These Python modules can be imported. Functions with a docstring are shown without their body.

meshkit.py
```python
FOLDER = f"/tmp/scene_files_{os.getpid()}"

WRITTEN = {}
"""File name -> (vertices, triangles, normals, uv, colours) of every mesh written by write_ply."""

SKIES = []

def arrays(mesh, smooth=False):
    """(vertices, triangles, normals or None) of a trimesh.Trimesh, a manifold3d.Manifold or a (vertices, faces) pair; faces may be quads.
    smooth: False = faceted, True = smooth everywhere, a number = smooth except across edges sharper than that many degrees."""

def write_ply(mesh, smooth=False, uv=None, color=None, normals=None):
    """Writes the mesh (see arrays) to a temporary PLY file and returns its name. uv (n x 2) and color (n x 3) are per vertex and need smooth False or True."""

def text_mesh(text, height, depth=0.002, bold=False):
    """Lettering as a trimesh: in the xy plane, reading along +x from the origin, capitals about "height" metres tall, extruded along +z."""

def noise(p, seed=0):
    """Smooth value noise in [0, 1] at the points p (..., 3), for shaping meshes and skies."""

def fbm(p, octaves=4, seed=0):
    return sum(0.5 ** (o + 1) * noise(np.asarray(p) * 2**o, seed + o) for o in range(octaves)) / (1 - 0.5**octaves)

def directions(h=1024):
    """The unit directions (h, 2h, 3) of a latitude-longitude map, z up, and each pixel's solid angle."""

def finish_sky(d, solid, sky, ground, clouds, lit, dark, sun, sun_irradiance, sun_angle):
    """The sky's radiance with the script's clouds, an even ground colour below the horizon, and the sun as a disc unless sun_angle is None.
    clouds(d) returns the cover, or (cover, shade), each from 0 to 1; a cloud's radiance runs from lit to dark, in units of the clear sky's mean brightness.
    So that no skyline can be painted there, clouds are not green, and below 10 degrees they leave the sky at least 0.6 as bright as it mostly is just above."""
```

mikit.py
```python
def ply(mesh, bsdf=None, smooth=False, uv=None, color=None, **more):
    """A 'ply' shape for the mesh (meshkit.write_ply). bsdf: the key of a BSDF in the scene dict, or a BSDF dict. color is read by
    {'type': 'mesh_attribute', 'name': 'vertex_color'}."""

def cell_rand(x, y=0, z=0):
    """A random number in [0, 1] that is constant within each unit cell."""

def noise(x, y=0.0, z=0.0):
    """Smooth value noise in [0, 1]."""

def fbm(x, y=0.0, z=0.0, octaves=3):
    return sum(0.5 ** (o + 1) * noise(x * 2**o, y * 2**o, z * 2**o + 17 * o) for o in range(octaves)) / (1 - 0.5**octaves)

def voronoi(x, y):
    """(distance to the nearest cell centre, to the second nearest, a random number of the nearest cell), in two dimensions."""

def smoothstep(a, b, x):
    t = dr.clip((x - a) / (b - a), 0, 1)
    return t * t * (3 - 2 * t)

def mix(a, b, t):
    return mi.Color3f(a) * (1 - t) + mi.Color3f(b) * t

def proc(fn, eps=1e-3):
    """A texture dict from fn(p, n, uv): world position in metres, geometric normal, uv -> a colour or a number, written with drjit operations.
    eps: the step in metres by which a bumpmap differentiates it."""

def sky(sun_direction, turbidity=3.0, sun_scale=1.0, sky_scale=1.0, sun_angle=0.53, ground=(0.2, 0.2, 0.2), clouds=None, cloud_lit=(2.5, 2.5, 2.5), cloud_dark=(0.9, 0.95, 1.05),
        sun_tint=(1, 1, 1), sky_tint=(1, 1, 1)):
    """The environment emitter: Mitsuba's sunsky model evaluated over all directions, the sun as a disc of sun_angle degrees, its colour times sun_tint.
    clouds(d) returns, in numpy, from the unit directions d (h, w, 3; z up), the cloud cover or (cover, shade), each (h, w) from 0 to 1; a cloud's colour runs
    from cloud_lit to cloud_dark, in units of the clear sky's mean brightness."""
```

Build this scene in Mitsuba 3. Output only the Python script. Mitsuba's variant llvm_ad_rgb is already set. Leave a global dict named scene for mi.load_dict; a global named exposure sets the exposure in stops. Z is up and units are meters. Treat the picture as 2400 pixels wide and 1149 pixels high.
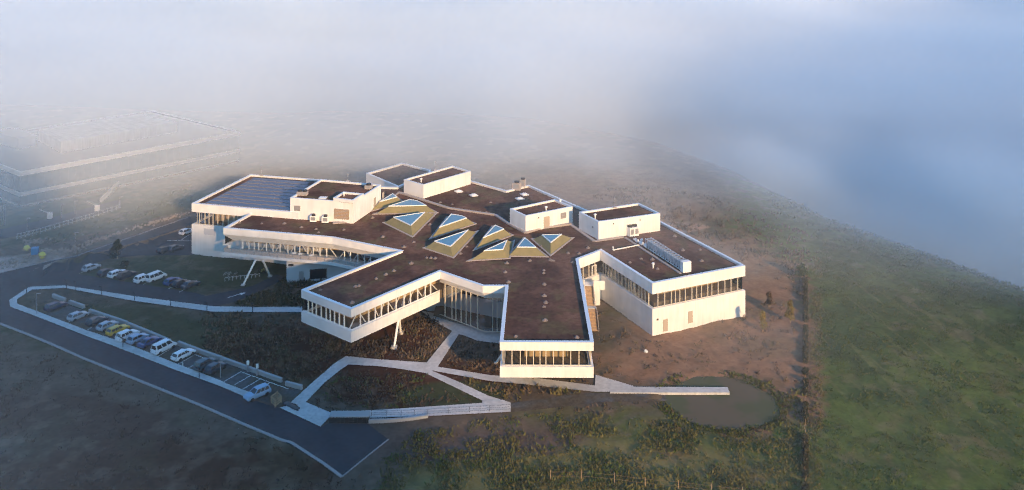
import math, random
import numpy as np
import trimesh, shapely
import shapely.geometry as sg
from shapely.ops import unary_union
import drjit as dr
import mitsuba as mi
import mikit, meshkit
from mikit import noise, fbm, smoothstep, mix

T = mi.ScalarTransform4f
rng = np.random.default_rng(7)
scene, labels = {}, {}

# ---------------------------------------------------------------- camera, sky, exposure
F, HC, YH = 2067.0, 82.0, -165.0            # focal length in photo pixels, camera height, horizon row
exposure = 2.0
scene['camera'] = {'type': 'perspective', 'fov': math.degrees(2 * math.atan(1200 / F)), 'fov_axis': 'x', 'near_clip': 1.0, 'far_clip': 6000.0,
                   'to_world': T().look_at(origin=[0, 0, HC], target=[0, 100, HC], up=[0, 0, 1]),
                   'principal_point_offset_y': (574.5 - YH) / 1149, 'medium': {'type': 'ref', 'id': 'fog_medium'}}
SUN = np.array([0.45, -0.893, 0.255])
scene['sky'] = mikit.sky(SUN, turbidity=3, sun_scale=1.22, sky_scale=2.3, sun_angle=1.2, sun_tint=(1.05, 0.98, 1.04), sky_tint=(0.50, 0.90, 1.28), ground=(0.2, 0.22, 0.25))


# ---------------------------------------------------------------- terrain
RIDGE = np.array([(320, 20), (200, 120), (122, 205), (105, 238), (90, 264), (76, 315), (58, 352), (15, 392), (-40, 412), (-160, 425), (-420, 470), (-1100, 640)], float)


def sst(a, b, x):
    t = np.clip((x - a) / (b - a), 0, 1)
    return t * t * (3 - 2 * t)


def ridge_dist(x, y):
    """distance past the brow of the hill (negative on the plateau)"""
    p = np.stack([x, y], -1)
    best, sign = np.full(np.shape(x), 1e9), np.full(np.shape(x), -1.0)
    for a, b in zip(RIDGE[:-1], RIDGE[1:]):
        d = b - a
        t = np.clip(((p - a) @ d) / (d @ d), 0, 1)
        q = p - a - t[..., None] * d
        dist = np.hypot(q[..., 0], q[..., 1])
        s = np.where(d[0] * (p[..., 1] - a[1]) - d[1] * (p[..., 0] - a[0]) < 0, 1.0, -1.0)
        upd = dist < best - 1e-6
        best, sign = np.where(upd, dist, best), np.where(upd, s, sign)
    return best * sign


def terr(x, y):
    x, y = np.asarray(x, float), np.asarray(y, float)
    z = -1.2 * sst(172, 200, y) * sst(-22, -45, x) - 1.5 * sst(222, 250, y) * sst(-85, -105, x)
    d = np.maximum(ridge_dist(x, y) + 16, 0)
    z = z - np.minimum(np.where(d < 32, 0.012 * d * d, 0.012 * 32 * 32 + 0.77 * (d - 32)), 62)
    z = z + 0.9 * np.exp(-((x - 62) / 30) ** 2 - ((y - 196) / 40) ** 2) * 0
    # dirt bank beside the access road
    for (ax, ay), (bx, by), h, w in BANKS:
        dx, dy = bx - ax, by - ay
        t = np.clip(((x - ax) * dx + (y - ay) * dy) / (dx * dx + dy * dy), 0, 1)
        z = z + h * np.exp(-((x - ax - t * dx) ** 2 + (y - ay - t * dy) ** 2) / (w * w))
    # the pond hollow
    z = z - 0.4 * sst(1.15, 0.85, np.hypot((x - POND[0]) / POND[2], (y - POND[1]) / POND[3]))
    return z


def at(px, py, z):
    """the point at height z that the survey photograph shows at column px, row py"""
    Y = F * (HC - z) / (py - YH)
    return np.array([(px - 1200) * Y / F, Y, z])


BANKS, POND = [], (36.5, 153.5, 10.3, 9.2)
BANKS = [((-106, 222), (-84, 252), 1.3, 2.2), ((-112, 217.5), (-107, 220), 1.6, 2.6), ((-118.5, 224), (-121, 226), 1.5, 2.4),
         ((-38, 197), (-25, 186), 1.3, 4.0)]


def gnd(px, py):
    z = 0.0
    for _ in range(12):
        p = at(px, py, z)
        z = float(terr(p[0], p[1]))
    return at(px, py, z)


def G(pts):
    return [tuple(gnd(*p)[:2]) for p in pts]


# ---------------------------------------------------------------- helpers
class MB:
    def __init__(self):
        self.v, self.f, self.n = [], [], 0

    def add(self, v, f):
        v, f = np.asarray(v, float), np.asarray(f, int)
        if f.shape[1] == 4:
            f = np.vstack([f[:, [0, 1, 2]], f[:, [0, 2, 3]]])
        self.v.append(v); self.f.append(f + self.n); self.n += len(v)
        return self

    def mesh(self, m):
        return self.add(m.vertices, m.faces)

    def box(self, c, size, ang=0.0, tilt=0.0):
        s = np.array(size) / 2
        v = np.array([[x, y, z] for x in (-1, 1) for y in (-1, 1) for z in (-1, 1)], float) * s
        if tilt:
            ct, st = math.cos(tilt), math.sin(tilt)
            v = np.stack([v[:, 0], v[:, 1] * ct - v[:, 2] * st, v[:, 1] * st + v[:, 2] * ct], 1)
        ca, sa = math.cos(ang), math.sin(ang)
        v = np.stack([v[:, 0] * ca - v[:, 1] * sa, v[:, 0] * sa + v[:, 1] * ca, v[:, 2]], 1) + np.array(c)
        return self.add(v, [[0, 1, 3], [0, 3, 2], [4, 6, 7], [4, 7, 5], [0, 4, 5], [0, 5, 1], [2, 3, 7], [2, 7, 6], [0, 2, 6], [0, 6, 4], [1, 5, 7], [1, 7, 3]])

    def prism(self, poly, z0, z1):
        """convex quad (or any convex ring) between two heights; z0, z1 numbers or per-corner lists"""
        n = len(poly)
        z0, z1 = np.broadcast_to(z0, (n,)), np.broadcast_to(z1, (n,))
        v = [[p[0], p[1], z] for p, z in zip(poly, z0)] + [[p[0], p[1], z] for p, z in zip(poly, z1)]
        f = [[i, (i + 1) % n, n + (i + 1) % n] for i in range(n)] + [[i, n + (i + 1) % n, n + i] for i in range(n)]
        f += [[n, n + i, n + i + 1] for i in range(1, n - 1)] + [[0, i + 1, i] for i in range(1, n - 1)]
        return self.add(v, f)

    def poly(self, p, z0, z1):
        """any shapely polygon extruded"""
        for g in getattr(p, 'geoms', [p]):
            m = trimesh.creation.extrude_polygon(g, z1 - z0, engine='earcut')
            m.apply_translation([0, 0, z0])
            self.mesh(m)
        return self

    def beam(self, a, b, w, h=None, up=(0, 0, 1)):
        a, b, h = np.array(a, float), np.array(b, float), h or w
        d = (b - a) / np.linalg.norm(b - a)
        u = np.cross(d, up if abs(d[2]) < 0.95 else (0, 1, 0)); u /= np.linalg.norm(u)
        k = np.cross(u, d)
        r = [-u * w / 2 - k * h / 2, u * w / 2 - k * h / 2, u * w / 2 + k * h / 2, -u * w / 2 + k * h / 2]
        v = [a + x for x in r] + [b + x for x in r]
        return self.add(v, [[0, 3, 2, 1], [4, 5, 6, 7], [0, 1, 5, 4], [1, 2, 6, 5], [2, 3, 7, 6], [3, 0, 4, 7]])

    def tube(self, a, b, r0, r1=None, n=8):
        a, b = np.array(a, float), np.array(b, float)
        r1 = r0 if r1 is None else r1
        d = (b - a) / np.linalg.norm(b - a)
        u = np.cross(d, (0, 0, 1) if abs(d[2]) < 0.95 else (0, 1, 0)); u /= np.linalg.norm(u)
        k = np.cross(d, u)
        t = np.arange(n) * 2 * math.pi / n
        c = np.cos(t)[:, None] * u + np.sin(t)[:, None] * k
        v = np.vstack([a + c * r0, b + c * r1, [a], [b]])
        f = []
        for i in range(n):
            j = (i + 1) % n
            f += [[i, j, n + j], [i, n + j, n + i], [2 * n, j, i], [2 * n + 1, n + i, n + j]]
        return self.add(v, f)

    def out(self):
        return trimesh.Trimesh(np.vstack(self.v), np.vstack(self.f), process=False)


used = {}


def nm(base):
    k = used.get(base, -1) + 1
    used[base] = k
    return base if k == 0 else f'{base}_{k:03d}'


def ent(key, m, mat, **kw):
    if isinstance(m, MB):
        m = m.out()
    scene[key] = mikit.ply(m, mat, **kw)
    return key


def thing(base, label, cat, group=None):
    key = nm(base)
    labels[key] = {'label': label, 'category': cat}
    if group:
        labels[key]['group'] = group
    return key


def part(parent, name, m, mat, label=None, **kw):
    key = nm(parent + '__' + name)
    ent(key, m, mat, **kw)
    if label:
        labels[key] = {'label': label}
    return key


def moff(poly, dist):
    """mitred inward offset of a closed counter-clockwise ring, one distance per edge; keeps the number of corners"""
    n = len(poly)
    P = np.asarray(poly, float)[:, :2]
    d = np.broadcast_to(dist, (n,))
    lines = []
    for i in range(n):
        e = P[(i + 1) % n] - P[i]
        e /= np.linalg.norm(e)
        lines.append((P[i] + np.array([-e[1], e[0]]) * d[i], e))
    out = []
    for i in range(n):
        (a, u), (b, w) = lines[i - 1], lines[i]
        c = u[0] * w[1] - u[1] * w[0]
        if abs(c) < 0.05:
            out.append(b)
        else:
            t = ((b[0] - a[0]) * w[1] - (b[1] - a[1]) * w[0]) / c
            out.append(a + u * t)
    return np.array(out)


def col(r, g, b):
    return {'type': 'rgb', 'value': [r, g, b]}


def mat(name, c, rough=0.6, metal=0.0, two=True, **kw):
    c = col(*c) if isinstance(c, (tuple, list)) else c
    b = {'type': 'principled', 'base_color': c, 'roughness': rough, 'metallic': metal, **kw}
    scene[name] = {'type': 'twosided', 'bsdf': b} if two else b


# ---------------------------------------------------------------- materials
def wall_col(p, n, uv):
    g = fbm(p.x * 0.5, p.y * 0.5, p.z * 0.35, 3)
    s = fbm((p.x + p.y) * 2.5, p.z * 0.25, 3.0, 2)
    return mix((0.79, 0.77, 0.735), (0.60, 0.58, 0.55), dr.clip(g * 0.8 + s * 0.55 - 0.35, 0, 1))


def roof_col(p, n, uv):
    g = fbm(p.x * 0.16, p.y * 0.16, 0.0, 4)
    h = fbm(p.x * 1.6, p.y * 1.6, 5.0, 3)
    c = mix((0.070, 0.039, 0.031), (0.142, 0.078, 0.056), smoothstep(0.3, 0.72, g))
    c = mix(c, (0.10, 0.085, 0.045), smoothstep(0.55, 0.75, fbm(p.x * 0.33 + 9, p.y * 0.33, 2.0, 3)) * 0.6)
    return c * (0.65 + 0.7 * h)


def asphalt_col(p, n, uv):
    g = fbm(p.x * 0.12, p.y * 0.12, 0.0, 3)
    h = fbm(p.x * 2.0, p.y * 2.0, 1.0, 3)
    t = fbm(p.x * 0.9 + p.y * 0.4, p.y * 0.25, 3.0, 2)
    return mix((0.027, 0.030, 0.036), (0.046, 0.048, 0.054), dr.clip(g * 1.3 - 0.2, 0, 1)) * (0.75 + 0.35 * h + 0.2 * t)


def conc_col(p, n, uv):
    g = fbm(p.x * 0.3, p.y * 0.3, p.z, 3)
    h = fbm(p.x * 2.2, p.y * 2.2, 1.0, 2)
    return mix((0.56, 0.55, 0.53), (0.42, 0.41, 0.39), dr.clip(g * 1.4 - 0.25, 0, 1)) * (0.82 + 0.3 * h)


def paver_col(p, n, uv):
    g = fbm(p.x * 0.3, p.y * 0.3, 2.0, 3)
    h = noise(p.x * 3.0, p.y * 3.0, 1.0)
    return mix((0.085, 0.085, 0.085), (0.085, 0.068, 0.048), smoothstep(0.35, 0.6, g)) * (0.7 + 0.5 * h)


def pond_col(p, n, uv):
    g = fbm(p.x * 0.25, p.y * 0.25, 0.0, 4)
    return mix((0.105, 0.086, 0.056), (0.078, 0.084, 0.042), smoothstep(0.35, 0.65, g))


def olive_col(p, n, uv):
    g = fbm(p.x * 1.2, p.y * 1.2, p.z * 1.2, 3)
    return mix((0.30, 0.24, 0.12), (0.20, 0.18, 0.09), g)


# soils and grasses of the ground: (x, y, half-width, half-depth, turn, colour, strength)
SOIL = (0.225, 0.128, 0.077)
DARK = (0.056, 0.024, 0.013)
GRASS = (0.044, 0.054, 0.024)
FIELD = (0.072, 0.102, 0.024)
PATCH = [
    (95, 205, 62, 150, -0.35, FIELD, 1.0), (62, 160, 26, 60, -0.33, FIELD, 1.0), (58, 118, 30, 26, 0.0, FIELD, 1.0),
    (-78, 215, 34, 16, 0.1, GRASS, 1.0), (-80, 180, 40, 13, -0.3, GRASS, 0.9), (-150, 255, 60, 24, 0.6, GRASS, 1.0), (-118, 262, 14, 34, -0.66, GRASS, 1.0),
    (-70, 128, 45, 14, 0.2, DARK, 1.0), (-74, 148, 22, 10, -0.3, (0.066, 0.034, 0.024), 0.8), (-40, 122, 16, 6, 0.0, GRASS, 0.6), (-72, 120, 20, 5, 0.1, GRASS, 0.6),
    (-34, 172, 26, 14, -0.2, DARK, 1.0), (-14, 158, 16, 10, 0.0, DARK, 1.0), (-10, 156, 13, 4.2, 0.1, GRASS, 0.9), (-35, 185, 9, 7, 0.3, (0.075, 0.068, 0.040), 1.0),
    (6, 150, 9, 3.0, 0, (0.10, 0.090, 0.045), 0.8), (14, 132, 34, 9, 0.05, (0.155, 0.135, 0.050), 1.0), (30, 124, 26, 6, 0.0, (0.110, 0.108, 0.040), 1.0), (-12, 141, 22, 5, 0.05, (0.10, 0.07, 0.054), 0.9),
    (45, 175, 24, 34, -0.3, SOIL, 1.0), (30, 168, 16, 12, 0.0, SOIL, 1.0), (52, 215, 20, 30, -0.25, SOIL, 0.9), (30, 270, 40, 40, 0.4, (0.19, 0.125, 0.085), 0.9), (63, 152, 4.5, 40, -0.33, (0.085, 0.075, 0.050), 0.8),
    (-98, 236, 3.4, 22, -0.63, (0.19, 0.115, 0.068), 1.0), (-124, 217, 13, 11, 0.3, (0.40, 0.31, 0.26), 1.0), (-130, 210, 15, 10, 0.2, (0.40, 0.31, 0.26), 1.0), (47, 243, 9, 4.5, 0.2, (0.36, 0.24, 0.17), 1.0),
]


def ground_col(p, n, uv):
    w1 = fbm(p.x * 0.09, p.y * 0.09, 1.0, 4)
    w2 = fbm(p.x * 0.55, p.y * 0.55, 4.0, 3)
    w3 = fbm(p.x * 2.1, p.y * 2.1, 7.0, 2)
    c = mi.Color3f(0.100, 0.076, 0.055)
    for x, y, a, b, t, k, s in PATCH:
        if s <= 0:
            continue
        ct, st = math.cos(t), math.sin(t)
        u = ((p.x - x) * ct + (p.y - y) * st) / a
        v = (-(p.x - x) * st + (p.y - y) * ct) / b
        d = dr.sqrt(u * u + v * v) + (w1 - 0.5) * 0.8 + (w2 - 0.5) * 0.35
        c = mix(c, k, smoothstep(1.12, 0.72, d) * s)
    st = fbm((p.x + 0.13 * p.y) * 0.75, (p.y - 0.13 * p.x) * 0.045, 6.0, 3)
    fld = mix(mix(FIELD, (0.046, 0.072, 0.022), smoothstep(.4, .65, w1)), (0.100, 0.108, 0.036), smoothstep(.52, .72, st) * .7)
    c = mix(c, fld, smoothstep(-1.0, 3.5, p.x - 0.333 * p.y - 1.0 + (w2 - .5) * 5) * smoothstep(262, 235, p.y + (w1 - .5) * 40))
    c = mix(c, (0.052, 0.062, 0.030), smoothstep(0.56, 0.72, fbm(p.x * 0.17 + 5, p.y * 0.17, 9.0, 3)) * 0.3)
    c = mix(c, (0.17, 0.12, 0.08), smoothstep(0.60, 0.78, fbm(p.x * 0.24 + 31, p.y * 0.24, 2.0, 3)) * 0.35)
    amp = smoothstep(345, 275, p.y)
    return c * (1.0 + amp * (0.5 * w2 + 0.4 * w3 - 0.45))


mat('valley_green', (0.066, 0.068, 0.046), 0.95, specular=0.1)
mat('wall_white', mikit.proc(wall_col), 0.55)
mat('cap_metal', (0.70, 0.72, 0.74), 0.32, 0.15)
mat('roof_sedum', mikit.proc(roof_col), 0.95, specular=0.1)
mat('asphalt', mikit.proc(asphalt_col), 0.85, specular=0.3)
mat('concrete', mikit.proc(conc_col), 0.8, specular=0.3)
mat('paver', mikit.proc(paver_col), 0.9, specular=0.2)
mat('pond_water', mikit.proc(pond_col), 0.8, specular=0.2)
mat('olive_slope', mikit.proc(olive_col), 0.9, specular=0.2)
mat('soil', mikit.proc(ground_col), 0.97, specular=0.08)
mat('mullion_metal', (0.64, 0.57, 0.46), 0.45, 0.2)
mat('interior', (0.46, 0.34, 0.19), 0.9)
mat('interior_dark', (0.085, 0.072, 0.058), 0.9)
mat('interior_floor', (0.14, 0.11, 0.08), 0.9)
mat('steel_white', (0.80, 0.78, 0.73), 0.45)
mat('grey_metal', (0.36, 0.36, 0.37), 0.4, 0.4)
mat('dark_metal', (0.035, 0.036, 0.04), 0.45, 0.3)
mat('beige_door', (0.40, 0.33, 0.26), 0.6)
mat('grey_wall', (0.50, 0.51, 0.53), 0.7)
mat('timber', (0.36, 0.24, 0.14), 0.8)
mat('paint_white', (0.62, 0.62, 0.60), 0.7)
mat('solar_cell', (0.045, 0.070, 0.130), 0.3, 0.0, specular=0.5)
mat('sky_glass', (0.20, 0.285, 0.30), 0.1, 0.6)
mat('far_glass', (0.10, 0.13, 0.15), 0.3)
mat('far_mullion', (0.125, 0.155, 0.175), 0.4)
mat('concrete_wall', (0.34, 0.335, 0.325), 0.85)
mat('car_glass', (0.015, 0.020, 0.026), 0.06, 0.0, specular=0.7)
mat('rubber', (0.02, 0.02, 0.02), 0.8)
mat('lamp_red', (0.16, 0.012, 0.01), 0.3)
mat('rock', (0.30, 0.24, 0.19), 0.9)
mat('yellow_plastic', (0.62, 0.55, 0.10), 0.5)
mat('blue_plastic', (0.04, 0.22, 0.42), 0.5)
mat('rail_panel', (0.42, 0.37, 0.34), 0.6)
mat('kerb_pale', (0.36, 0.31, 0.28), 0.8)
mat('outlet_grey', (0.23, 0.185, 0.165), 0.8)
mat('kerb_stone', (0.30, 0.275, 0.26), 0.85)
scene['window_glass'] = {'type': 'mask', 'opacity': 0.2, 'bsdf': {'type': 'twosided', 'bsdf': {'type': 'conductor', 'specular_reflectance': col(0.75, 0.82, 0.88)}}}
scene['leaf'] = {'type': 'twosided', 'bsdf': {'type': 'diffuse', 'reflectance': {'type': 'mesh_attribute', 'name': 'vertex_color'}}}
for cname, c in dict(car_white=(0.74, 0.75, 0.76), car_silver=(0.36, 0.40, 0.44), car_navy=(0.014, 0.028, 0.075), car_black=(0.010, 0.014, 0.022), car_grey=(0.040, 0.052, 0.068),
                     car_yellow=(0.62, 0.36, 0.04), car_blue=(0.035, 0.08, 0.20), car_teal=(0.03, 0.075, 0.095), car_pale=(0.27, 0.38, 0.50)).items():
    mat(cname, c, 0.28, 0.0, specular=0.5, clearcoat=0.7, clearcoat_gloss=0.9)

exec_order = None
# ---------------------------------------------------------------- setting: paved areas
R = 10.5
ROAD = [sg.Polygon(G(p)) for p in (
    [(0, 640), (75, 622), (180, 600), (298, 559), (354, 539), (448, 507), (452, 598), (325, 599), (262, 598), (228, 611), (206, 628), (182, 642), (460, 687), (483, 694), (555, 679), (593, 670), (649, 643), (672, 651), (607, 684), (546, 709), (500, 719), (450, 718), (305, 694), (152, 670), (73, 673), (61, 678), (21, 705), (24, 720), (80, 741), (202, 789), (312, 830), (404, 866), (514, 906), (582, 935), (655, 957), (751, 1002), (771, 992), (862, 994), (910, 1030), (801, 1117), (660, 1032), (469, 950), (0, 759)],)]
FRONT_PATH = sg.Polygon(G([(21, 705), (24, 720), (80, 741), (202, 789), (312, 830), (404, 866), (514, 906), (582, 935), (588, 922), (530, 900), (514, 892), (404, 850), (312, 813), (202, 775), (80, 728), (40, 713), (40, 702), (75, 680), (152, 676), (305, 705), (500, 732), (600, 733), (708, 733), (708, 720), (600, 721), (500, 719), (305, 694), (152, 670), (73, 673), (61, 678)]))
ZIG_PATH = sg.Polygon(G([(681, 945), (730, 900), (784, 853), (811, 836), (868, 842), (962, 849), (1000, 851), (1060, 777), (1076, 784), (1026, 861), (1150, 881), (1260, 888), (1394, 905), (1396, 880), (1484, 906), (1490, 920), (1396, 920), (1307, 911), (1217, 901), (1150, 895), (1011, 870), (1074, 896), (1144, 929), (1197, 945), (1197, 967), (1002, 977), (862, 981), (771, 981), (751, 1002), (655, 957), (672, 953), (700, 966), (697, 950)],),
                      [G([(759, 900), (717, 944), (775, 969), (940, 959), (1130, 946), (1131, 941), (1067, 910), (997, 876), (937, 866), (889, 860), (816, 856), (797, 869)])])
LOT = sg.Polygon(G([(97, 732), (122, 704), (155, 712), (250, 748), (400, 806), (660, 898), (706, 914), (684, 942), (655, 955), (600, 935), (588, 922), (530, 900), (404, 850), (312, 813), (202, 775)]))
TRACK = sg.Polygon(G([(1197, 945), (1260, 937), (1330, 926), (1393, 921), (1560, 921), (1620, 925), (1600, 938), (1515, 942), (1417, 942), (1307, 955), (1197, 967)]))
PLAZA = sg.Polygon(G([(985, 728), (1032, 738), (1090, 757), (1125, 773), (1172, 778), (1172, 806), (1120, 800), (1090, 788), (1076, 784), (1060, 777), (1020, 755)]))
YARD = sg.Polygon(G([(20, 557), (150, 523), (283, 489), (283, 466), (205, 487), (115, 512), (0, 538), (0, 560)]))
for g in ('ROAD',):
    ROAD[0] = ROAD[0].buffer(0)
FRONT_PATH, ZIG_PATH, LOT, TRACK, PLAZA, YARD = (x.buffer(0) for x in (FRONT_PATH, ZIG_PATH, LOT, TRACK, PLAZA, YARD))
PONDP = sg.Point(0, 0).buffer(1, 48)
PONDP = shapely.affinity.translate(shapely.affinity.scale(PONDP, POND[2], POND[3]), POND[0], POND[1])


def sheet(key, poly, lift, m, step=3.0):
    """a paved surface that follows the ground, lifted above it"""
    mb = MB()
    for g in getattr(poly, 'geoms', [poly]):
        if g.geom_type != 'Polygon' or g.area < 0.05:
            continue
        g = g.segmentize(step)
        v, f = trimesh.creation.triangulate_polygon(g, engine='earcut')
        mb.add(np.column_stack([v, np.zeros(len(v))]), f)
    m0 = mb.out()
    m0.merge_vertices()
    v, f = trimesh.remesh.subdivide_to_size(m0.vertices, m0.faces, step * 1.5, max_iter=12)
    v[:, 2] = terr(v[:, 0], v[:, 1]) + lift
    n = np.cross(v[f[:, 1]] - v[f[:, 0]], v[f[:, 2]] - v[f[:, 0]])[:, 2]
    f[n < 0] = f[n < 0][:, ::-1]
    ent(key, trimesh.Trimesh(v, f, process=False), m)
    return key


def setting(key, poly, lift, m, step=3.0):
    sheet(key, poly, lift, m, step)
    labels[key] = {'kind': 'structure'}


setting('road', ROAD[0].difference(FRONT_PATH).difference(ZIG_PATH).difference(LOT), 0.040, 'asphalt')
setting('car_park', LOT.difference(FRONT_PATH).difference(ZIG_PATH), 0.050, 'paver')
setting('footpath', FRONT_PATH, 0.15, 'concrete')
setting('footpath_ramp', ZIG_PATH, 0.15, 'concrete')
setting('gravel_track', TRACK.difference(ZIG_PATH), 0.04, 'paver')
setting('plaza', PLAZA.difference(ZIG_PATH), 0.10, 'concrete')
setting('service_yard', YARD, 0.04, 'asphalt')
jet = MB().prism([at(*p, .19)[:2] for p in [(1430, 920), (1710, 920), (1705, 907), (1485, 906.4), (1430, 890.5)]], -.25, .19)
jet.out()
ent('footpath_jetty', jet, 'concrete')
labels['footpath_jetty'] = {'kind': 'structure'}
pa = np.linspace(0, 2 * math.pi, 90, endpoint=False)
prr = .94 + .22 * (meshkit.fbm(np.stack([np.cos(pa) * 1.8, np.sin(pa) * 1.8, pa * 0], -1), 3, 9) - .5)
w = trimesh.creation.extrude_polygon(sg.Polygon(np.column_stack([POND[0] + POND[2] * prr * np.cos(pa), POND[1] + POND[3] * prr * np.sin(pa)])), 0.05, engine='earcut')
w.apply_translation([0, 0, -0.27])
ent('pond', w, 'pond_water')
labels['pond'] = {'kind': 'structure'}

# the ground sheet: fine where the photograph looks, coarse beyond
gx = np.unique(np.concatenate([np.linspace(-1450, -180, 50), np.arange(-180, 150, 1.1), np.linspace(150, 1450, 50)]))
gy = np.unique(np.concatenate([np.linspace(-450, 100, 24), np.arange(100, 430, 1.1), np.linspace(430, 2150, 60)]))
GX, GY = np.meshgrid(gx, gy)
paved = unary_union([ROAD[0], FRONT_PATH, ZIG_PATH, LOT, TRACK, PLAZA, YARD]).buffer(2.4)
near = (GX > -185) & (GX < 155) & (GY > 98) & (GY < 440)
inside = np.zeros_like(near)
inside[near] = shapely.contains_xy(paved, GX[near], GY[near])
bump = (meshkit.fbm(np.stack([GX * 0.14, GY * 0.14, GX * 0], -1), 4, 3) - 0.5) * 0.5 + (meshkit.fbm(np.stack([GX * 0.7, GY * 0.7, GX * 0], -1), 2, 5) - 0.5) * 0.28
GZ = terr(GX, GY) + np.where(inside, -0.02, bump * sst(345, 280, GY) - 0.12) * near
quad = np.arange(GX.size).reshape(GX.shape)
gf = np.stack([quad[:-1, :-1], quad[:-1, 1:], quad[1:, 1:], quad[1:, :-1]], -1).reshape(-1, 4)
cell_far = (ridge_dist((GX[:-1, :-1] + GX[1:, 1:]) / 2, (GY[:-1, :-1] + GY[1:, 1:]) / 2) > 45).reshape(-1)
GV = np.stack([GX, GY, GZ], -1).reshape(-1, 3)
gm = trimesh.Trimesh(GV, np.vstack([gf[:, [0, 1, 2]], gf[:, [0, 2, 3]]]), process=False)
nrm = np.array(gm.vertex_normals)
far2 = np.concatenate([cell_far, cell_far])
for key, sel, m in (('ground', ~far2, 'soil'), ('valley', far2, 'valley_green')):
    path = meshkit.write_ply((GV, gm.faces[sel]), normals=nrm)
    scene[key] = {'type': 'ply', 'filename': path, 'face_normals': False, 'bsdf': {'type': 'ref', 'id': m}}
    labels[key] = {'kind': 'structure'}

# ---------------------------------------------------------------- the big building
B = thing('campus_building', 'sprawling white flat-roofed building with brown roofs and cantilevered glazed wings on the hilltop', 'building')
RING_PX = [(523.2, 534.6), (779, 556.7), (936, 588), (706, 679.5), (822.8, 725.2), (1030.8, 636.6), (1131.4, 670.7), (1184.7, 670.7), (1171.6, 802), (1391.6, 803), (1355.5, 607.5), (1408, 587.3),
           (1529, 664.5), (1746.7, 622.8), (1500, 493), (1440, 512), (1375, 492), (1239, 433.5), (1187, 446.5), (1104.8, 423.6), (1000, 425), (945, 430.5), (929, 438.5), (893, 437.5), (640, 474), (590, 498)]
RING = np.array([at(*p, R)[:2] for p in RING_PX])
N = len(RING)
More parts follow.
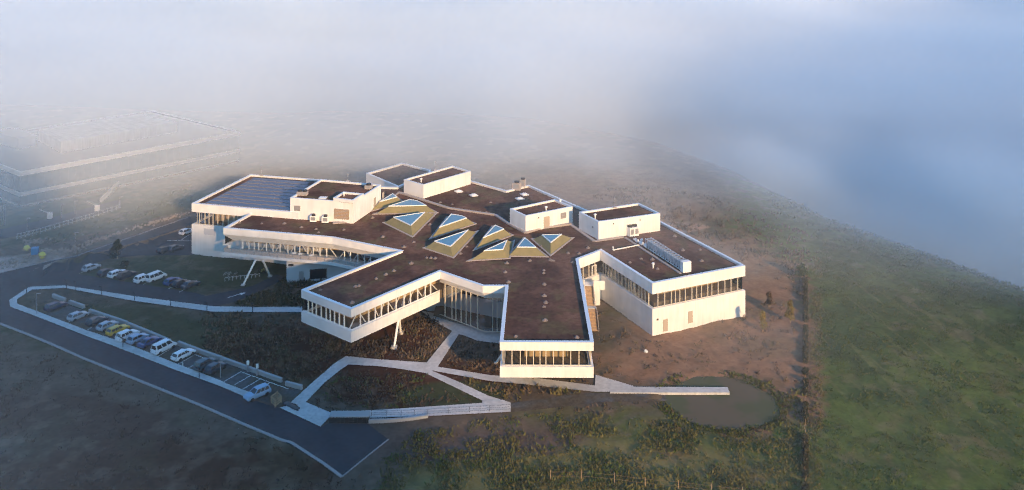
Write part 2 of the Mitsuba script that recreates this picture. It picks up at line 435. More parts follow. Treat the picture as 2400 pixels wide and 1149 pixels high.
# per edge: fascia height, glass height, lower band height (None = down to the ground), recess of the glass, soffit (depth, height)
E_ = {0: (1.5, 2.6, 0, 2.0, (1.5, 1.7)), 1: (1.5, 2.6, 0, 2.0, (1.5, 1.7)), 2: (1.55, 2.65, 2.1, .45, None), 3: (1.55, 2.65, 2.1, .45, None), 4: (1.55, 2.65, 2.1, .45, None),
      5: (1.4, 7.0, 0, 1.3, (1.2, 1.35)), 6: (1.4, 7.0, 0, 1.3, (1.2, 1.35)), 7: (1.45, 2.75, 1.9, .45, None), 8: (1.45, 2.75, 1.9, .45, None), 9: (1.45, 2.75, 1.9, .45, None),
      10: (2.15, 2.95, None, .45, None), 11: (2.2, 3.0, None, .45, None), 12: (2.2, 3.0, None, .45, None), 13: (2.2, 3.0, None, .45, None)}
for i in range(14, N):
    E_[i] = (1.6, 2.6, None, .3, None)
E_[N - 1] = (1.5, 2.6, -0.2, .3, None)
ro = moff(RING, 0.0)
r_out = moff(RING, -0.05)
r5, r6 = moff(RING, 0.5), moff(RING, 0.62)


def edge_quad(a, b, i):
    j = (i + 1) % N
    return [a[i], a[j], b[j], b[i]]


def facade_name(i):
    return f'{B}__facade' if i == 0 else f'{B}__facade_{i:03d}'


roof = MB().poly(sg.Polygon(moff(RING, 0.45)).buffer(0), R - 1.3, R - 0.45)
ROOFKEY = part(B, 'roof', roof, 'roof_sedum')
cap = MB()
for i in range(N):
    cap.prism(edge_quad(r_out, r6, i), R, R + 0.07)
part(ROOFKEY, 'parapet_cap', cap, 'cap_metal')
gz = R - 0.42
FLOOR = moff(RING, [9 if i in (0, 1, 5, 6) else 0.7 for i in range(N)])
fl = MB().poly(sg.Polygon(moff(RING, [10 if i in (0, 1, 5, 6) else 1.0 for i in range(N)])).buffer(0), R - 6.25, R - 4.45)
part(B, 'floor', fl, 'interior_floor')
core = MB()
for g in [sg.Polygon(RING).buffer(-4.2, join_style=2)]:
    core.poly(g, R - 4.45, R - 1.35)
part(B, 'inner_wall', core, 'interior')


def bays(L, lo, hi, r):
    """irregular bay widths, as the mullions stand in the photograph"""
    xs, x = [0.0], 0.0
    while L - x > hi:
        x += r.uniform(lo, hi)
        if L - x < lo:
            break
        xs.append(x)
    return xs + [L]


def glazing(key, p, q, z0, z1, lo, hi, seed, mw=0.16, md=0.22, glass='window_glass', mull=None, panes=True):
    """panes and mullions between the points p and q (left to right seen from outside)"""
    p, q = np.array(p[:2]), np.array(q[:2])
    L = np.linalg.norm(q - p); u = (q - p) / L; n = np.array([u[1], -u[0]])
    ang = math.atan2(u[1], u[0])
    xs = bays(L, lo, hi, np.random.default_rng(seed))
    for a, b in zip(xs[:-1], xs[1:]):
        if panes:
            s, e = p + u * a, p + u * b
            part(key, 'pane', ([[s[0], s[1], z0], [e[0], e[1], z0], [e[0], e[1], z1], [s[0], s[1], z1]], [[0, 1, 2, 3]]), glass)
    for x in xs[1:-1] if len(xs) > 2 else []:
        c = p + u * x + n * md * 0.3
        part(key, 'mullion', MB().box([c[0], c[1], (z0 + z1) / 2], [mw, md, z1 - z0], ang), mull or 'mullion_metal')
    c = (p + q) / 2
    for z, name in ((z0 + 0.06, 'window_sill'), (z1 - 0.06, 'window_head')):
        part(key, name, MB().box([c[0], c[1], z], [L, md * 0.7, 0.12], ang), mull or 'mullion_metal')
    return xs, p, u, n


BAY = {0: (1.1, 2.1), 1: (1.4, 2.3), 3: (1.15, 1.5), 4: (1.5, 2.3), 5: (1.0, 2.0), 6: (0.9, 1.5), 8: (0.95, 1.75), 9: (1.1, 2.0), 7: (1.1, 2.0), 10: (1.5, 2.2), 11: (1.0, 1.6), 12: (1.0, 1.75), 13: (3, 5)}
for i in range(N):
    f, g, low, rec, soff = E_[i]
    key = facade_name(i)
    m = MB()
    zt, zf = R, R - f
    m.prism(edge_quad(ro, r5, i), zf, zt)
    if soff is None:
        z1, z0 = zf, zf - g
        zb = z0 - low if low is not None else -3.2
        rl = moff(RING, 0.8)
        m.prism(edge_quad(ro, rl, i), zb, z0)
    else:
        d, h = soff
        ri = moff(RING, d)
        j = (i + 1) % N
        q = [[*ro[i], zf], [*ro[j], zf], [*ri[j], zf - h], [*ri[i], zf - h]]
        k = [[*ri[i], zf], [*ri[j], zf]]
        m.add(q + k, [[0, 1, 2, 3], [3, 2, 5, 4], [0, 3, 4, 0], [1, 5, 2, 1]])
        z1 = zf - h
        z0 = 4.75 if i < 2 else 0.75
    ent(key, m, 'wall_white')
    rg = moff(RING, rec)
    j = (i + 1) % N
    if i < 14 and i != 2 and i != 13:
        lo, hi = BAY[i]
        xs, p, u, n = glazing(key, rg[i], rg[j], z0, z1, lo, hi, 100 + i, mull='steel_white' if i < 2 or i in (3, 4) else None)
        if i in (0, 1, 4):           # diagonal bracing that stands behind the glass
            s = 1
            for a, b in zip(xs[:-1], xs[1:]):
                if i == 1 and a > 14:
                    continue
                A_, B_ = p + u * (a + .15) - n * .7, p + u * (b - .15) - n * .7
                za, zb_ = (z0, z1) if s > 0 else (z1, z0)
                s = -s if rng.random() < 0.8 else s
                if rng.random() < 0.85:
                    part(key, 'brace', MB().beam([*A_, za], [*B_, zb_], 0.16, 0.16), 'steel_white')
    elif i >= 13 or i == 2:
        a, b = rg[i], rg[j]
        part(key, 'pane', ([[*a, z0], [*b, z0], [*b, z1], [*a, z1]], [[0, 1, 2, 3]]), 'car_glass')
if f'{B}__facade_005' in scene:
    labels[facade_name(5)] = {'label': 'tall glazed courtyard front under a sloping soffit'}

# kerb strips that divide the roof levels, and gravel margins round the rooftop rooms
def kerb(pts, z, w, h, name='kerb'):
    mb = MB()
    P = [at(*p, z) for p in pts]
    for a, b in zip(P[:-1], P[1:]):
        mb.beam(a + [0, 0, h / 2], b + [0, 0, h / 2], w, h)
    part(ROOFKEY, name, mb, 'kerb_pale')


kerb([(934, 452), (1050, 488.5), (1085, 494), (1161, 505), (1190, 524), (1232, 547), (1268, 536), (1343, 526)], R - .45, .7, .35)
kerb([(1338, 527), (1393, 566), (1462, 556)], R - .45, .8, .18)
kerb([(829, 519), (870, 487), (893, 467)], R - .45, 1.0, .3)
kerb([(780, 524), (829, 520)], R - .45, 1.0, .3)
kerb([(896, 487), (934, 452)], R - .45, .5, .2)

# solar wing on the far left, a storey band higher than the other roofs
ZS = 11.7
SW = np.array([at(*p, ZS)[:2] for p in [(449.2, 477), (700, 498.7), (752, 421), (586.8, 408.8)]])
sw = f'{B}__solar_wing'
m = MB()
s0, s5, s6, s45 = moff(SW, 0), moff(SW, .5), moff(SW, .62), moff(SW, .45)
for i in range(4):
    j = (i + 1) % 4
    m.prism([s0[i], s0[j], s5[j], s5[i]], ZS - 2.1, ZS)
    m.prism([s0[i], s0[j], moff(SW, 1.)[j], moff(SW, 1.)[i]], -4, ZS - 5.3)
ent(sw, m, 'wall_white')
part(sw, 'roof_deck', MB().poly(sg.Polygon(s45), ZS - 1.2, ZS - .4), 'roof_sedum')
mm = MB()
for i in range(4):
    j = (i + 1) % 4
    mm.prism([moff(SW, -.05)[i], moff(SW, -.05)[j], s6[j], s6[i]], ZS, ZS + .07)
part(sw, 'parapet_cap', mm, 'cap_metal')
sg45 = moff(SW, .45)
glazing(sw, sg45[0], sg45[1], ZS - 5.3, ZS - 2.1, 1.0, 1.7, 55)
glazing(sw, sg45[3], sg45[0], ZS - 5.3, ZS - 2.1, 1.4, 2.0, 56)
part(sw, 'inner_wall', MB().poly(sg.Polygon(moff(SW, 4)), ZS - 5.3, ZS - 1.25), 'interior')
part(sw, 'floor', MB().poly(sg.Polygon(moff(SW, 1.1)), ZS - 6, ZS - 5.35), 'interior_floor')
# a grey panel and a small canopy on the shaded lower wall
d = (SW[1] - SW[0]) / np.linalg.norm(SW[1] - SW[0]); nn = np.array([d[1], -d[0]]); an = math.atan2(d[1], d[0])
c = SW[0] + d * 5.2 + nn * .02
part(sw, 'wall_panel', MB().box([c[0], c[1], 4.9], [3.2, .1, 1.6], an), 'grey_wall')


def room(px, zt, zb, label, cap_w=.45, deck=.4):
    P = np.array([at(*p, zt)[:2] for p in px])
    n = len(P)
    key = nm(f'{B}__rooftop_room')
    m = MB()
    a, b, c, d = moff(P, 0), moff(P, .4), moff(P, -.04), moff(P, cap_w)
    for i in range(n):
        j = (i + 1) % n
        m.prism([a[i], a[j], b[j], b[i]], zb, zt)
    ent(key, m, 'wall_white')
    labels[key] = {'label': label}
    part(key, 'roof_deck', MB().poly(sg.Polygon(moff(P, .3)), zt - deck - .5, zt - deck), 'roof_sedum')
    q = MB()
    for i in range(n):
        j = (i + 1) % n
        q.prism([c[i], c[j], d[j], d[i]], zt, zt + .06)
    part(key, 'parapet_cap', q, 'cap_metal')
    return key, P


def on_wall(key, name, P, i, x, w, z0, z1, m, t=.06, slats=0, label=None):
    """a door, louvre or lamp x metres along wall i of a room"""
    a, b = P[i], P[(i + 1) % len(P)]
    u = (b - a) / np.linalg.norm(b - a); n = np.array([u[1], -u[0]])
    c = a + u * x + n * (t / 2 - .01)
    mb = MB().box([c[0], c[1], (z0 + z1) / 2], [w, t, z1 - z0], math.atan2(u[1], u[0]))
    k = part(key, name, mb, m, label)
    for s in range(slats):
        zz = z0 + (s + .5) * (z1 - z0) / slats
        c2 = c + n * .05
        if s == 0:
            sl = MB()
        sl.box([c2[0], c2[1], zz], [w * .95, .06, (z1 - z0) / slats * .45], math.atan2(u[1], u[0]), .5)
    if slats:
        part(key, name + '_blade', sl, 'kerb_pale')


rk, P = room([(680, 463.6), (828, 474.8), (893, 433), (752.5, 420.3)], 15.2, 9.5, 'big white plant room beside the solar panels')
on_wall(rk, 'louvre', P, 0, 1.9, 1.7, 12.1, 13.4, 'grey_metal', .06, 4)
L0 = np.linalg.norm(P[1] - P[0])
on_wall(rk, 'louvre', P, 0, L0 - 3.1, 4.0, 10.9, 13.4, 'timber', .07, 7, 'wide brown louvred gate')
on_wall(rk, 'door', P, 1, 12.0, 1.2, 10.6, 12.9, 'beige_door')
on_wall(rk, 'door', P, 1, 17.0, 1.2, 10.6, 12.9, 'beige_door')
rk, P2 = room([(780.7, 464), (828, 469.5), (852.6, 453.8), (805, 449.4)], 16.0, 15.26, 'raised lid on the corner of the plant room')
rk, P = room([(946.5, 420.7), (992.4, 433.4), (1103.3, 401.4), (1060.4, 388.7)], 13.7, 9.5, 'long white rooftop room at the misty back')
rk, P = room([(1195, 489.3), (1232, 506.4), (1342, 484.2), (1300, 467)], 14.0, 9.5, 'white rooftop room with a brown door, behind the skylights')
on_wall(rk, 'door', P, 1, 6.0, 1.7, 10.2, 12.9, 'beige_door')
on_wall(rk, 'louvre', P, 1, 10.9, 1.6, 11.6, 13.0, 'grey_metal', .06, 4)
on_wall(rk, 'wall_lamp', P, 1, 3.6, .3, 12.9, 13.15, 'dark_metal', .16)
rk, P = room([(1356.8, 496.8), (1402.8, 520), (1547.2, 500.2), (1496.7, 475.9)], 14.2, 9.5, 'white rooftop room behind the air conditioner')
on_wall(rk, 'wall_lamp', P, 1, 3.9, .3, 13.2, 13.45, 'dark_metal', .16)
on_wall(rk, 'wall_lamp', P, 1, 11.0, .3, 13.2, 13.45, 'dark_metal', .16)
on_wall(rk, 'wall_lamp', P, 0, 5.9, .3, 12.2, 12.45, 'dark_metal', .16)

# annex seen behind in the mist
AN = np.array([at(*p, 9.0)[:2] for p in [(858, 406), (938, 440), (1012, 425), (1009, 398.5), (943.6, 382)]])
an_key = f'{B}__annex'
m = MB()
a0, a5, ac, ad = moff(AN, 0), moff(AN, .5), moff(AN, -.05), moff(AN, .6)
q = MB()
for i in range(5):
    j = (i + 1) % 5
    m.prism([a0[i], a0[j], a5[j], a5[i]], -2, 9.0)
    q.prism([ac[i], ac[j], ad[j], ad[i]], 9.0, 9.07)
ent(an_key, m, 'wall_white')
part(an_key, 'parapet_cap', q, 'cap_metal')
part(an_key, 'roof_deck', MB().poly(sg.Polygon(moff(AN, .4)), 8, 8.55), 'roof_sedum')

# ground-floor walls under the wings
GF = [(-53.1, 207.7), (-43.5, 209.4), (-30, 205), (-18.0, 189.5), (-15.2, 190.5), (-2, 184), (14.4, 191.0), (19.5, 196.0), (24, 215), (-20, 225), (-50, 222)]
gw = f'{B}__ground_floor'
m = MB()
GFA = np.array(GF)
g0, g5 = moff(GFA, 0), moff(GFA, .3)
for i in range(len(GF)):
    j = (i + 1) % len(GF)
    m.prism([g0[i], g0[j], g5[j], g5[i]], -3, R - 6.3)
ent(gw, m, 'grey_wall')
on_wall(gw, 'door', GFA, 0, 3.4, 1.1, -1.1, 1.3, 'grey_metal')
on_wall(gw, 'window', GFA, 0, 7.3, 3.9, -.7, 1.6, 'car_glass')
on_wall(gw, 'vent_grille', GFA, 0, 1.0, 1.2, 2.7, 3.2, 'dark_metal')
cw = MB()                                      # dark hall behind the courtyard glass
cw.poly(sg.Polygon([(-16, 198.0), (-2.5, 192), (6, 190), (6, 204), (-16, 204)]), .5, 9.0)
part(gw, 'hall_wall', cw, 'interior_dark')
part(gw, 'hall_floor', MB().poly(sg.Polygon([(-16.6, 186.6), (-6.6, 180.4), (-1.2, 178.6), (5, 178), (5, 200), (-16, 200)]), .3, .78), 'interior_floor')

# terrace slab and its balustrade along edges 0 and 1
tr = f'{B}__terrace'
m = MB()
t0, t1 = moff(RING, -.15), moff(RING, 4.0)
for i in (0, 1):
    m.prism(edge_quad(t0, t1, i), 4.1, 4.72)
e0 = (RING[0] - RING[-1]) / np.linalg.norm(RING[0] - RING[-1])
ent(tr, m, 'wall_white')
for i in (0, 1):
    a, b = moff(RING, .1)[i], moff(RING, .1)[i + 1]
    L = np.linalg.norm(b - a); u = (b - a) / L; k = int(L / 1.9)
    for s in range(k):
        p, q = a + u * L * s / k, a + u * (L * (s + 1) / k - .12)
        part(tr, 'balustrade_panel', MB().beam([*p, 5.22], [*q, 5.22], .05, .82), 'rail_panel')
        part(tr, 'rail_post', MB().box([p[0], p[1], 5.25], [.08, .08, 1.05]), 'grey_metal')
    part(tr, 'handrail', MB().beam([*a, 5.78], [*b, 5.78], .09, .06), 'grey_metal')
a, b = moff(RING, .1)[0], moff(RING, .1)[0] + (RING[-1] - RING[0]) / np.linalg.norm(RING[-1] - RING[0]) * 2.4
part(tr, 'balustrade_panel', MB().beam([*a, 5.22], [*b, 5.22], .05, .82), 'rail_panel')
part(tr, 'handrail', MB().beam([*a, 5.78], [*b, 5.78], .09, .06), 'grey_metal')


def struts(name, tops, feet, r, plinth):
    key = nm(f'{B}__{name}')
    m, p = MB(), MB()
    for t, f in zip(tops, feet):
        m.tube(t, f, r, r * .85, 10)
        c = np.array(f)
        p.prism([(c[0] - plinth, c[1] - plinth), (c[0] + plinth, c[1] - plinth), (c[0] + plinth, c[1] + plinth), (c[0] - plinth, c[1] + plinth)], c[2] - .4, c[2] + .25)
    ent(key, m, 'steel_white')
    part(key, 'plinth', p, 'concrete')


f1, f2 = gnd(569.5, 668.6), gnd(632.9, 647.7)
mid = (at(596, 613, 4.1) + at(613.4, 615.7, 4.1)) / 2
struts('strut_support', [at(596, 613, 4.15) + [0, 1.2, 0], at(613.4, 616, 4.15) + [0, 1.2, 0]], [f1, f2], .24, .45)
f1, f2 = gnd(923.7, 814), gnd(939, 780)
struts('strut_support', [at(933, 752, 4.25) + [0, .4, 0], at(935, 752, 4.25) + [0, .6, 0]], [f1, f2], .26, .55)
struts('strut_support', [at(1174, 824, 4.3) + [.6, 0, 0]], [gnd(1162, 852)], .26, .3)

# outside stair between the front wing and the long white block
st = f'{B}__stair'
m = MB()
gx_, gy_ = RING[10]
zt = R - 2.15 - 2.95
x0, x1 = 15.6, 18.0
m.box([(x0 + 19.4) / 2, 190.9, zt - .15], [19.4 - x0, 2.2, .3])
m.box([18.75, 189.7, zt + .1], [2.4, .25, 1.9])
m.box([18.25, 189.6, zt - 2.4], [1.35, .3, 3.4])
m.box([15.5, 190.9, zt + .5], [.2, 2.0, 1.3])
ent(st, m, 'wall_white')
for k in range(15):                            # upper flight
    part(st, 'step', MB().box([16.5, 189.6 - k * .27, zt - .17 - k * .17], [1.7, .3, .17]), 'timber')
zl = zt - .17 * 15
part(st, 'landing', MB().box([16.6, 184.9, zl - .1], [2.0, 1.3, .2]), 'concrete')
for k in range(16):
    part(st, 'step', MB().box([16.7, 184.2 - k * .28, zl - .17 - k * .165], [1.7, .3, .17]), 'timber')
for sx in (-.95, .95):
    part(st, 'stringer', MB().beam([16.5 + sx, 189.7, zt + .1], [16.55 + sx, 185.5, zl + .1], .12, .9), 'wall_white' if sx < 0 else 'rail_panel')
    part(st, 'stringer', MB().beam([16.7 + sx, 184.3, zl + .1], [16.75 + sx, 179.6, .3], .10, .7), 'kerb_pale')
# door in the glazing above the stair, doors of the long white block
u10 = (RING[11] - RING[10]) / np.linalg.norm(RING[11] - RING[10]); L10 = np.linalg.norm(RING[11] - RING[10])
c = moff(RING, .36)[10] + u10 * (L10 - 1.7)
an10 = math.atan2(u10[1], u10[0])
dm = MB()
for sx in (-.62, .62):
    cc = c + u10 * sx
    dm.box([cc[0], cc[1], zt + 1.1], [.16, .2, 2.2], an10)
dm.box([c[0], c[1], zt + 2.2], [1.4, .2, .16], an10)
part(facade_name(10), 'door_frame', dm, 'steel_white')
FR = RING
on_wall(facade_name(12), 'door', FR, 12, 3.1, 1.15, .3, 2.75, 'beige_door', .08)
on_wall(facade_name(12), 'door', FR, 12, 9.2, 1.15, .9, 3.3, 'beige_door', .08)
on_wall(facade_name(12), 'wall_lamp', FR, 12, 1.2, .35, 2.9, 3.2, 'dark_metal', .16)


# skylights: a glazed top on planted sloping sides
def skylight(px, ztop=11.5, out=1.5):
    P = np.array([at(860 + x / 5, 430 + y / 5, ztop)[:2] for x, y in px])
    n = len(P)
    area = sum(P[i][0] * P[(i + 1) % n][1] - P[(i + 1) % n][0] * P[i][1] for i in range(n))
    if area < 0:
        P = P[::-1]
    key = nm(f'{B}__skylight')
    o = moff(P, -out)
    c = P.mean(0)
    o = np.array([x if np.linalg.norm(x - p) < 3.6 else p + (x - p) / np.linalg.norm(x - p) * 3.6 for x, p in zip(o, P)])
    m = MB()
    v = [[*x, R - .46] for x in o] + [[*x, ztop] for x in P]
    m.add(v, [[i, (i + 1) % n, n + (i + 1) % n, n + i] for i in range(n)])
    ent(key, m, 'olive_slope')
    fr, g0, g1 = MB(), moff(P, -.05), moff(P, .15)
    for i in range(n):
        j = (i + 1) % n
        fr.prism([g0[i], g0[j], g1[j], g1[i]], ztop - .05, ztop + .15)
    part(key, 'frame', fr, 'steel_white')
    # glass lights between bars, cut across the long direction
    u = P[1] - P[0]
    k = max(range(n), key=lambda i: np.linalg.norm(P[(i + 1) % n] - P[i]))
    u = (P[(k + 1) % n] - P[k]); L = np.linalg.norm(u); u /= L; nn = np.array([-u[1], u[0]])
    G_ = sg.Polygon(g1)
    cnt = max(3, int(L / 1.6))
    for s in range(cnt):
        a, b = P[k] + u * (L * s / cnt + .04) - nn * 40, P[k] + u * (L * (s + 1) / cnt - .04) - nn * 40
        cell = G_.intersection(sg.Polygon([a, b, b + nn * 80, a + nn * 80]))
        if cell.is_empty or cell.area < .15 or cell.geom_type != 'Polygon':
            continue
        part(key, 'glass_light', MB().poly(cell, ztop + .04, ztop + .07), 'sky_glass')
    part(key, 'bed', MB().poly(G_, ztop - .1, ztop + .03), 'grey_metal')
    ked = MB()
    oo = moff(o, -.35)
    for i in range(n):
        j = (i + 1) % n
        ked.prism([oo[i], oo[j], o[j], o[i]], R - .46, R - .32)
    part(key, 'edging', ked, 'kerb_pale')


for px in ([(150, 215), (352, 160), (300, 120)], [(255, 268), (695, 258), (590, 205), (500, 188), (430, 212)], [(310, 398), (515, 495), (680, 338)], [(850, 515), (1170, 405), (1100, 378), (988, 360)],
           [(790, 680), (980, 740), (1185, 548)], [(1365, 637), (1605, 535), (1500, 490)], [(1375, 790), (1595, 775), (1642, 668)], [(1760, 748), (1982, 750), (1850, 638)], [(2050, 605), (2155, 695), (2282, 598)]):
    skylight(px)

# ---------------------------------------------------------------- things on the roofs
ARR = ['nearest to the front parapet', 'second from the front parapet', 'third from the front parapet', 'fourth from the front parapet', 'fifth from the front parapet',
       'sixth from the front parapet', 'seventh from the front parapet', 'eighth from the front parapet', 'ninth and last, at the back parapet']
pn = MB().box([0, 0, 0], [1.06, 2.2, .05], 0, .02)
pn_ply = mikit.ply(pn.out(), 'solar_cell')
ft_ply = mikit.ply(MB().box([0, 0, 0], [1.09, .10, .10]).out(), 'outlet_grey')
ud = (SW[1] - SW[0]) / np.linalg.norm(SW[1] - SW[0]); vd = np.array([-ud[1], ud[0]])
inner = sg.Polygon(moff(SW, 1.6)).difference(sg.Polygon(P2).buffer(.1))
plant = sg.Polygon([at(*p, ZS)[:2] for p in [(676, 500), (830, 505), (893, 455), (748, 423)]])
ang = math.atan2(ud[1], ud[0])
for r in range(9):
    t = thing('solar_array', f'row of dark blue solar panels, {ARR[r]}', 'solar panels', 'rows of solar panels')
    for s in range(-12, 34):
        c = SW[0] + vd * (2.6 + r * 2.72) + ud * (1.2 + s * 1.09)
        if not inner.contains(sg.Point(*c).buffer(.9)) or plant.contains(sg.Point(*c)):
            continue
        k = nm(t + '__panel')
        W = T().translate([c[0], c[1], ZS - .12]).rotate([0, 0, 1], math.degrees(ang))
        scene[k] = {**pn_ply, 'to_world': W}
        scene[nm(t + '__panel_upstand')] = {**ft_ply, 'to_world': T().translate([c[0] - vd[0] * 1.22, c[1] - vd[1] * 1.22, ZS - .12]).rotate([0, 0, 1], math.degrees(ang))}

ZR = R - .45
outlet = MB()
outlet.prism([(math.cos(a) * .48, math.sin(a) * .40) for a in np.arange(8) * math.pi / 4], 0, .09)
outlet.prism([(math.cos(a) * .2, math.sin(a) * .2) for a in np.arange(8) * math.pi / 4], .09, .3)
outlet = mikit.ply(outlet.out(), 'outlet_grey')
OUT = {}


def outlets(where, org, sc, pts, z=ZR):
    for x, y, lab in pts:
        k = thing('roof_outlet', f'pale outlet on {where}, {lab}', 'roof outlet', f'roof outlets on {where}')
        c = at(org[0] + x / sc, org[1] + y / sc, z)
        scene[k] = {**outlet, 'to_world': T().translate(c.tolist()).rotate([0, 0, 1], float(rng.uniform(0, 90))).scale(float(rng.uniform(.75, 1.25)))}


outlets('the front wing', (1180, 600), 5.746, [(545, 195, 'farthest of the middle line'), (540, 235, 'second farthest of the middle line'), (550, 385, 'third farthest of the middle line'), (550, 540, 'fourth farthest of the middle line'),
        (570, 630, 'far one of the close pair in the middle line'), (545, 685, 'near one of the close pair in the middle line'), (560, 870, 'nearest of the middle line'), (165, 1085, 'in the front left corner'), (990, 1100, 'in the front right corner'),
        (360, 65, 'left one before the skylight edging'), (655, 65, 'right one before the skylight edging'), (45, 100, 'farthest at the left'), (25, 220, 'second farthest at the left'), (70, 355, 'at the inner left corner'), (930, 90, 'at the inner right corner')])
outlets('the pointed wing', (690, 560), 6.385, [(390, 765, 'in the sharp left corner'), (915, 715, 'left of the close pair'), (965, 705, 'right of the close pair'), (1225, 597, 'just beyond the close pair'), (1370, 535, 'second beyond the close pair'),
        (1490, 480, 'third beyond the close pair'), (865, 957, 'in the tip nearest the road'), (1640, 125, 'where the wing meets the terrace fascia')])
outlets('the terrace wing', (430, 360), 3.38, [(440, 550, 'farthest left'), (620, 555, 'second from the left'), (800, 555, 'third from the left'), (935, 585, 'fourth from the left'), (1050, 600, 'rear one of the middle pair'), (1070, 625, 'front one of the middle pair'),
        (1270, 605, 'below the plant room corner'), (1500, 510, 'beside the first skylight'), (1580, 660, 'nearest the skylight group')])
outlets('the long white block', (1340, 500), 5.714, [(930, 610, 'middle of the strip left of the cooling coils'), (780, 660, 'near the left parapet'), (1150, 745, 'beside the upright vent stub'), (1490, 495, 'right of the cooling coils, left one'), (1720, 490, 'right of the cooling coils, near the back parapet'),
        (1740, 640, 'right of the white end cabinet'), (1380, 310, 'behind the cooling coils'), (100, 540, 'left of the pipe, by the inner corner'), (220, 465, 'left of the pipe end'), (1080, 620, 'beside the cable tray')])
outlets('the middle roof', (860, 430), 5, [(65, 405, 'far left below the plant room'), (185, 630, 'left of the large skylight'), (550, 690, 'before the large skylight'), (440, 750, 'at the fascia corner'), (740, 485, 'between the first skylights'), (700, 872, 'left of a row of three'),
        (750, 875, 'middle of a row of three'), (800, 880, 'right of a row of three'), (520, 940, 'at the neck of the pointed wing'), (1095, 825, 'right of the front skylight tip'), (1170, 742, 'between front skylights'), (1905, 910, 'before the right skylights'),
        (2150, 900, 'left of a close pair before the last skylight'), (2190, 908, 'right of a close pair before the last skylight'), (2040, 740, 'between the last two skylights'), (2360, 820, 'right of the last skylight'), (1400, 335, 'at the kerb strip'),
        (1000, 245, 'behind the kerb strip, left'), (1450, 225, 'behind the kerb strip, right'), (860, 225, 'below the long back rooftop room')])
dome = trimesh.creation.icosphere(2, 1.0)
dome.apply_scale([.85, .85, .38])
DN = ['nearest to the long back rooftop room', 'second from the long back rooftop room', 'third from the long back rooftop room', 'farthest from the long back rooftop room']
for (x, y), s in zip([(1075, 97), (1250, 142), (1790, 182), (1845, 132)], DN):
    k = thing('roof_dome', f'white roof light dome on the misty back roof, {s}', 'roof dome', 'white roof domes')
    c = at(860 + x / 5, 430 + y / 5, ZR)
    dm = dome.copy(); dm.apply_translation(c + [0, 0, .15])
    part(k, 'dome', dm, 'steel_white', smooth=True)
    part(k, 'kerb', MB().box(c + [0, 0, .1], [1.9, 1.9, .24], .5), 'paint_white')


def ac_unit(px, z, size, ang, label, mt='steel_white', fans=2):
    k = thing('air_conditioner', label, 'air conditioner')
    c = at(*px, z)
    w, d, h = size
    part(k, 'casing', MB().box(c + [0, 0, h / 2 + .15], [w, d, h], ang), mt)
    part(k, 'foot', MB().box(c + [0, 0, .1], [w * .9, d * .8, .2], ang), 'dark_metal')
    u = np.array([math.cos(ang), math.sin(ang)]); n = np.array([-u[1], u[0]])
    for s in range(fans):
        o = u * (s - (fans - 1) / 2) * w / max(fans, 1)
        p = c + [o[0], o[1], h + .15]
        part(k, 'fan', MB().tube(p, p + [0, 0, .4], min(w / fans, d) * .46, None, 14), 'dark_metal')
        q = c + [o[0] - n[0] * d / 2, o[1] - n[1] * d / 2, h * .55 + .15]
        part(k, 'grille', MB().box(q, [w / fans * .7, .06, h * .6], ang), 'grey_metal')
    return k


a12 = math.atan2(*(RING[13] - RING[12])[::-1])
ac_unit((1482, 552), ZR, (2.5, 2.0, 2.0), a12, 'white boxy air conditioner with dark fans standing before the rooftop room')
ac_unit((735, 520), ZR, (1.6, 1.0, 1.4), -.08, 'white box condenser, left of the pair before the big plant room', 'steel_white', 1)
ac_unit((763, 522), ZR, (1.7, 1.0, 1.4), -.08, 'white box condenser, right of the pair before the big plant room', 'steel_white', 1)
ac_unit((709, 458), 14.8, (2.6, 1.4, .9), -.08, 'low pale condenser by the left parapet of the big plant room roof', 'kerb_pale', 2)
ac_unit((864, 443), 14.8, (1.8, 1.4, .9), -.08, 'pale condenser by the back right parapet of the big plant room roof', 'kerb_pale', 1)
ac_unit((1211, 446), ZR, (2.2, 1.4, 2.0), -.3, 'pale rooftop unit on the hazy back roof edge', 'kerb_pale', 1)
ac_unit((1226, 440), ZR, (1.2, 1.2, 2.2), -.3, 'narrow pale rooftop unit on the hazy back roof corner', 'kerb_pale', 1)
k = thing('roof_hatch', 'flat white roof hatch on the roof of the big plant room', 'roof hatch')
c = at(757, 466, 14.8)
part(k, 'lid', MB().box(c + [0, 0, .32], [1.9, 1.6, .12], -.1), 'steel_white')
part(k, 'kerb', MB().box(c + [0, 0, .13], [1.7, 1.4, .28], -.1), 'grey_metal')

# dry cooler: a long row of V coils
k = thing('dry_cooler', 'long grey row of cooling coils on the roof of the long white block', 'cooling unit')
a, b = at(1512, 580, ZR), at(1603, 640, ZR)
u = (b - a) / np.linalg.norm(b - a); n = np.array([-u[1], u[0], 0]); L = np.linalg.norm(b - a)
aw = math.atan2(u[1], u[0])
fr = MB()
for s in (0, 1.5):
    for z in (.25, 2.05):
        fr.beam(a + n * s + [0, 0, z], b + n * s + [0, 0, z], .12, .14)
ent(k + '__frame', fr, 'steel_white')
for s in range(14):
    t = (s + .3) / 14 * (L - 1.4)
    p = a + u * t
    part(k, 'coil', MB().beam(p + n * .1 + [0, 0, .3], p + n * .1 + u * .75 + [0, 0, 1.95], .12, .12).add(
        [p + n * .05 + [0, 0, .3], p + n * 1.45 + [0, 0, .3], p + n * 1.45 + u * .7 + [0, 0, 1.95], p + n * .05 + u * .7 + [0, 0, 1.95]], [[0, 1, 2, 3]]), 'cap_metal')
    c = p + n * .75 + u * .35 + [0, 0, 2.12]
    part(k, 'fan_deck', MB().box(c, [.5, 1.6, .07], aw), 'grey_metal')
    part(k, 'post', MB().box(p + [0, 0, 1.1], [.1, .1, 1.8], aw), 'cap_metal')
c = b - u * .5 + n * .75
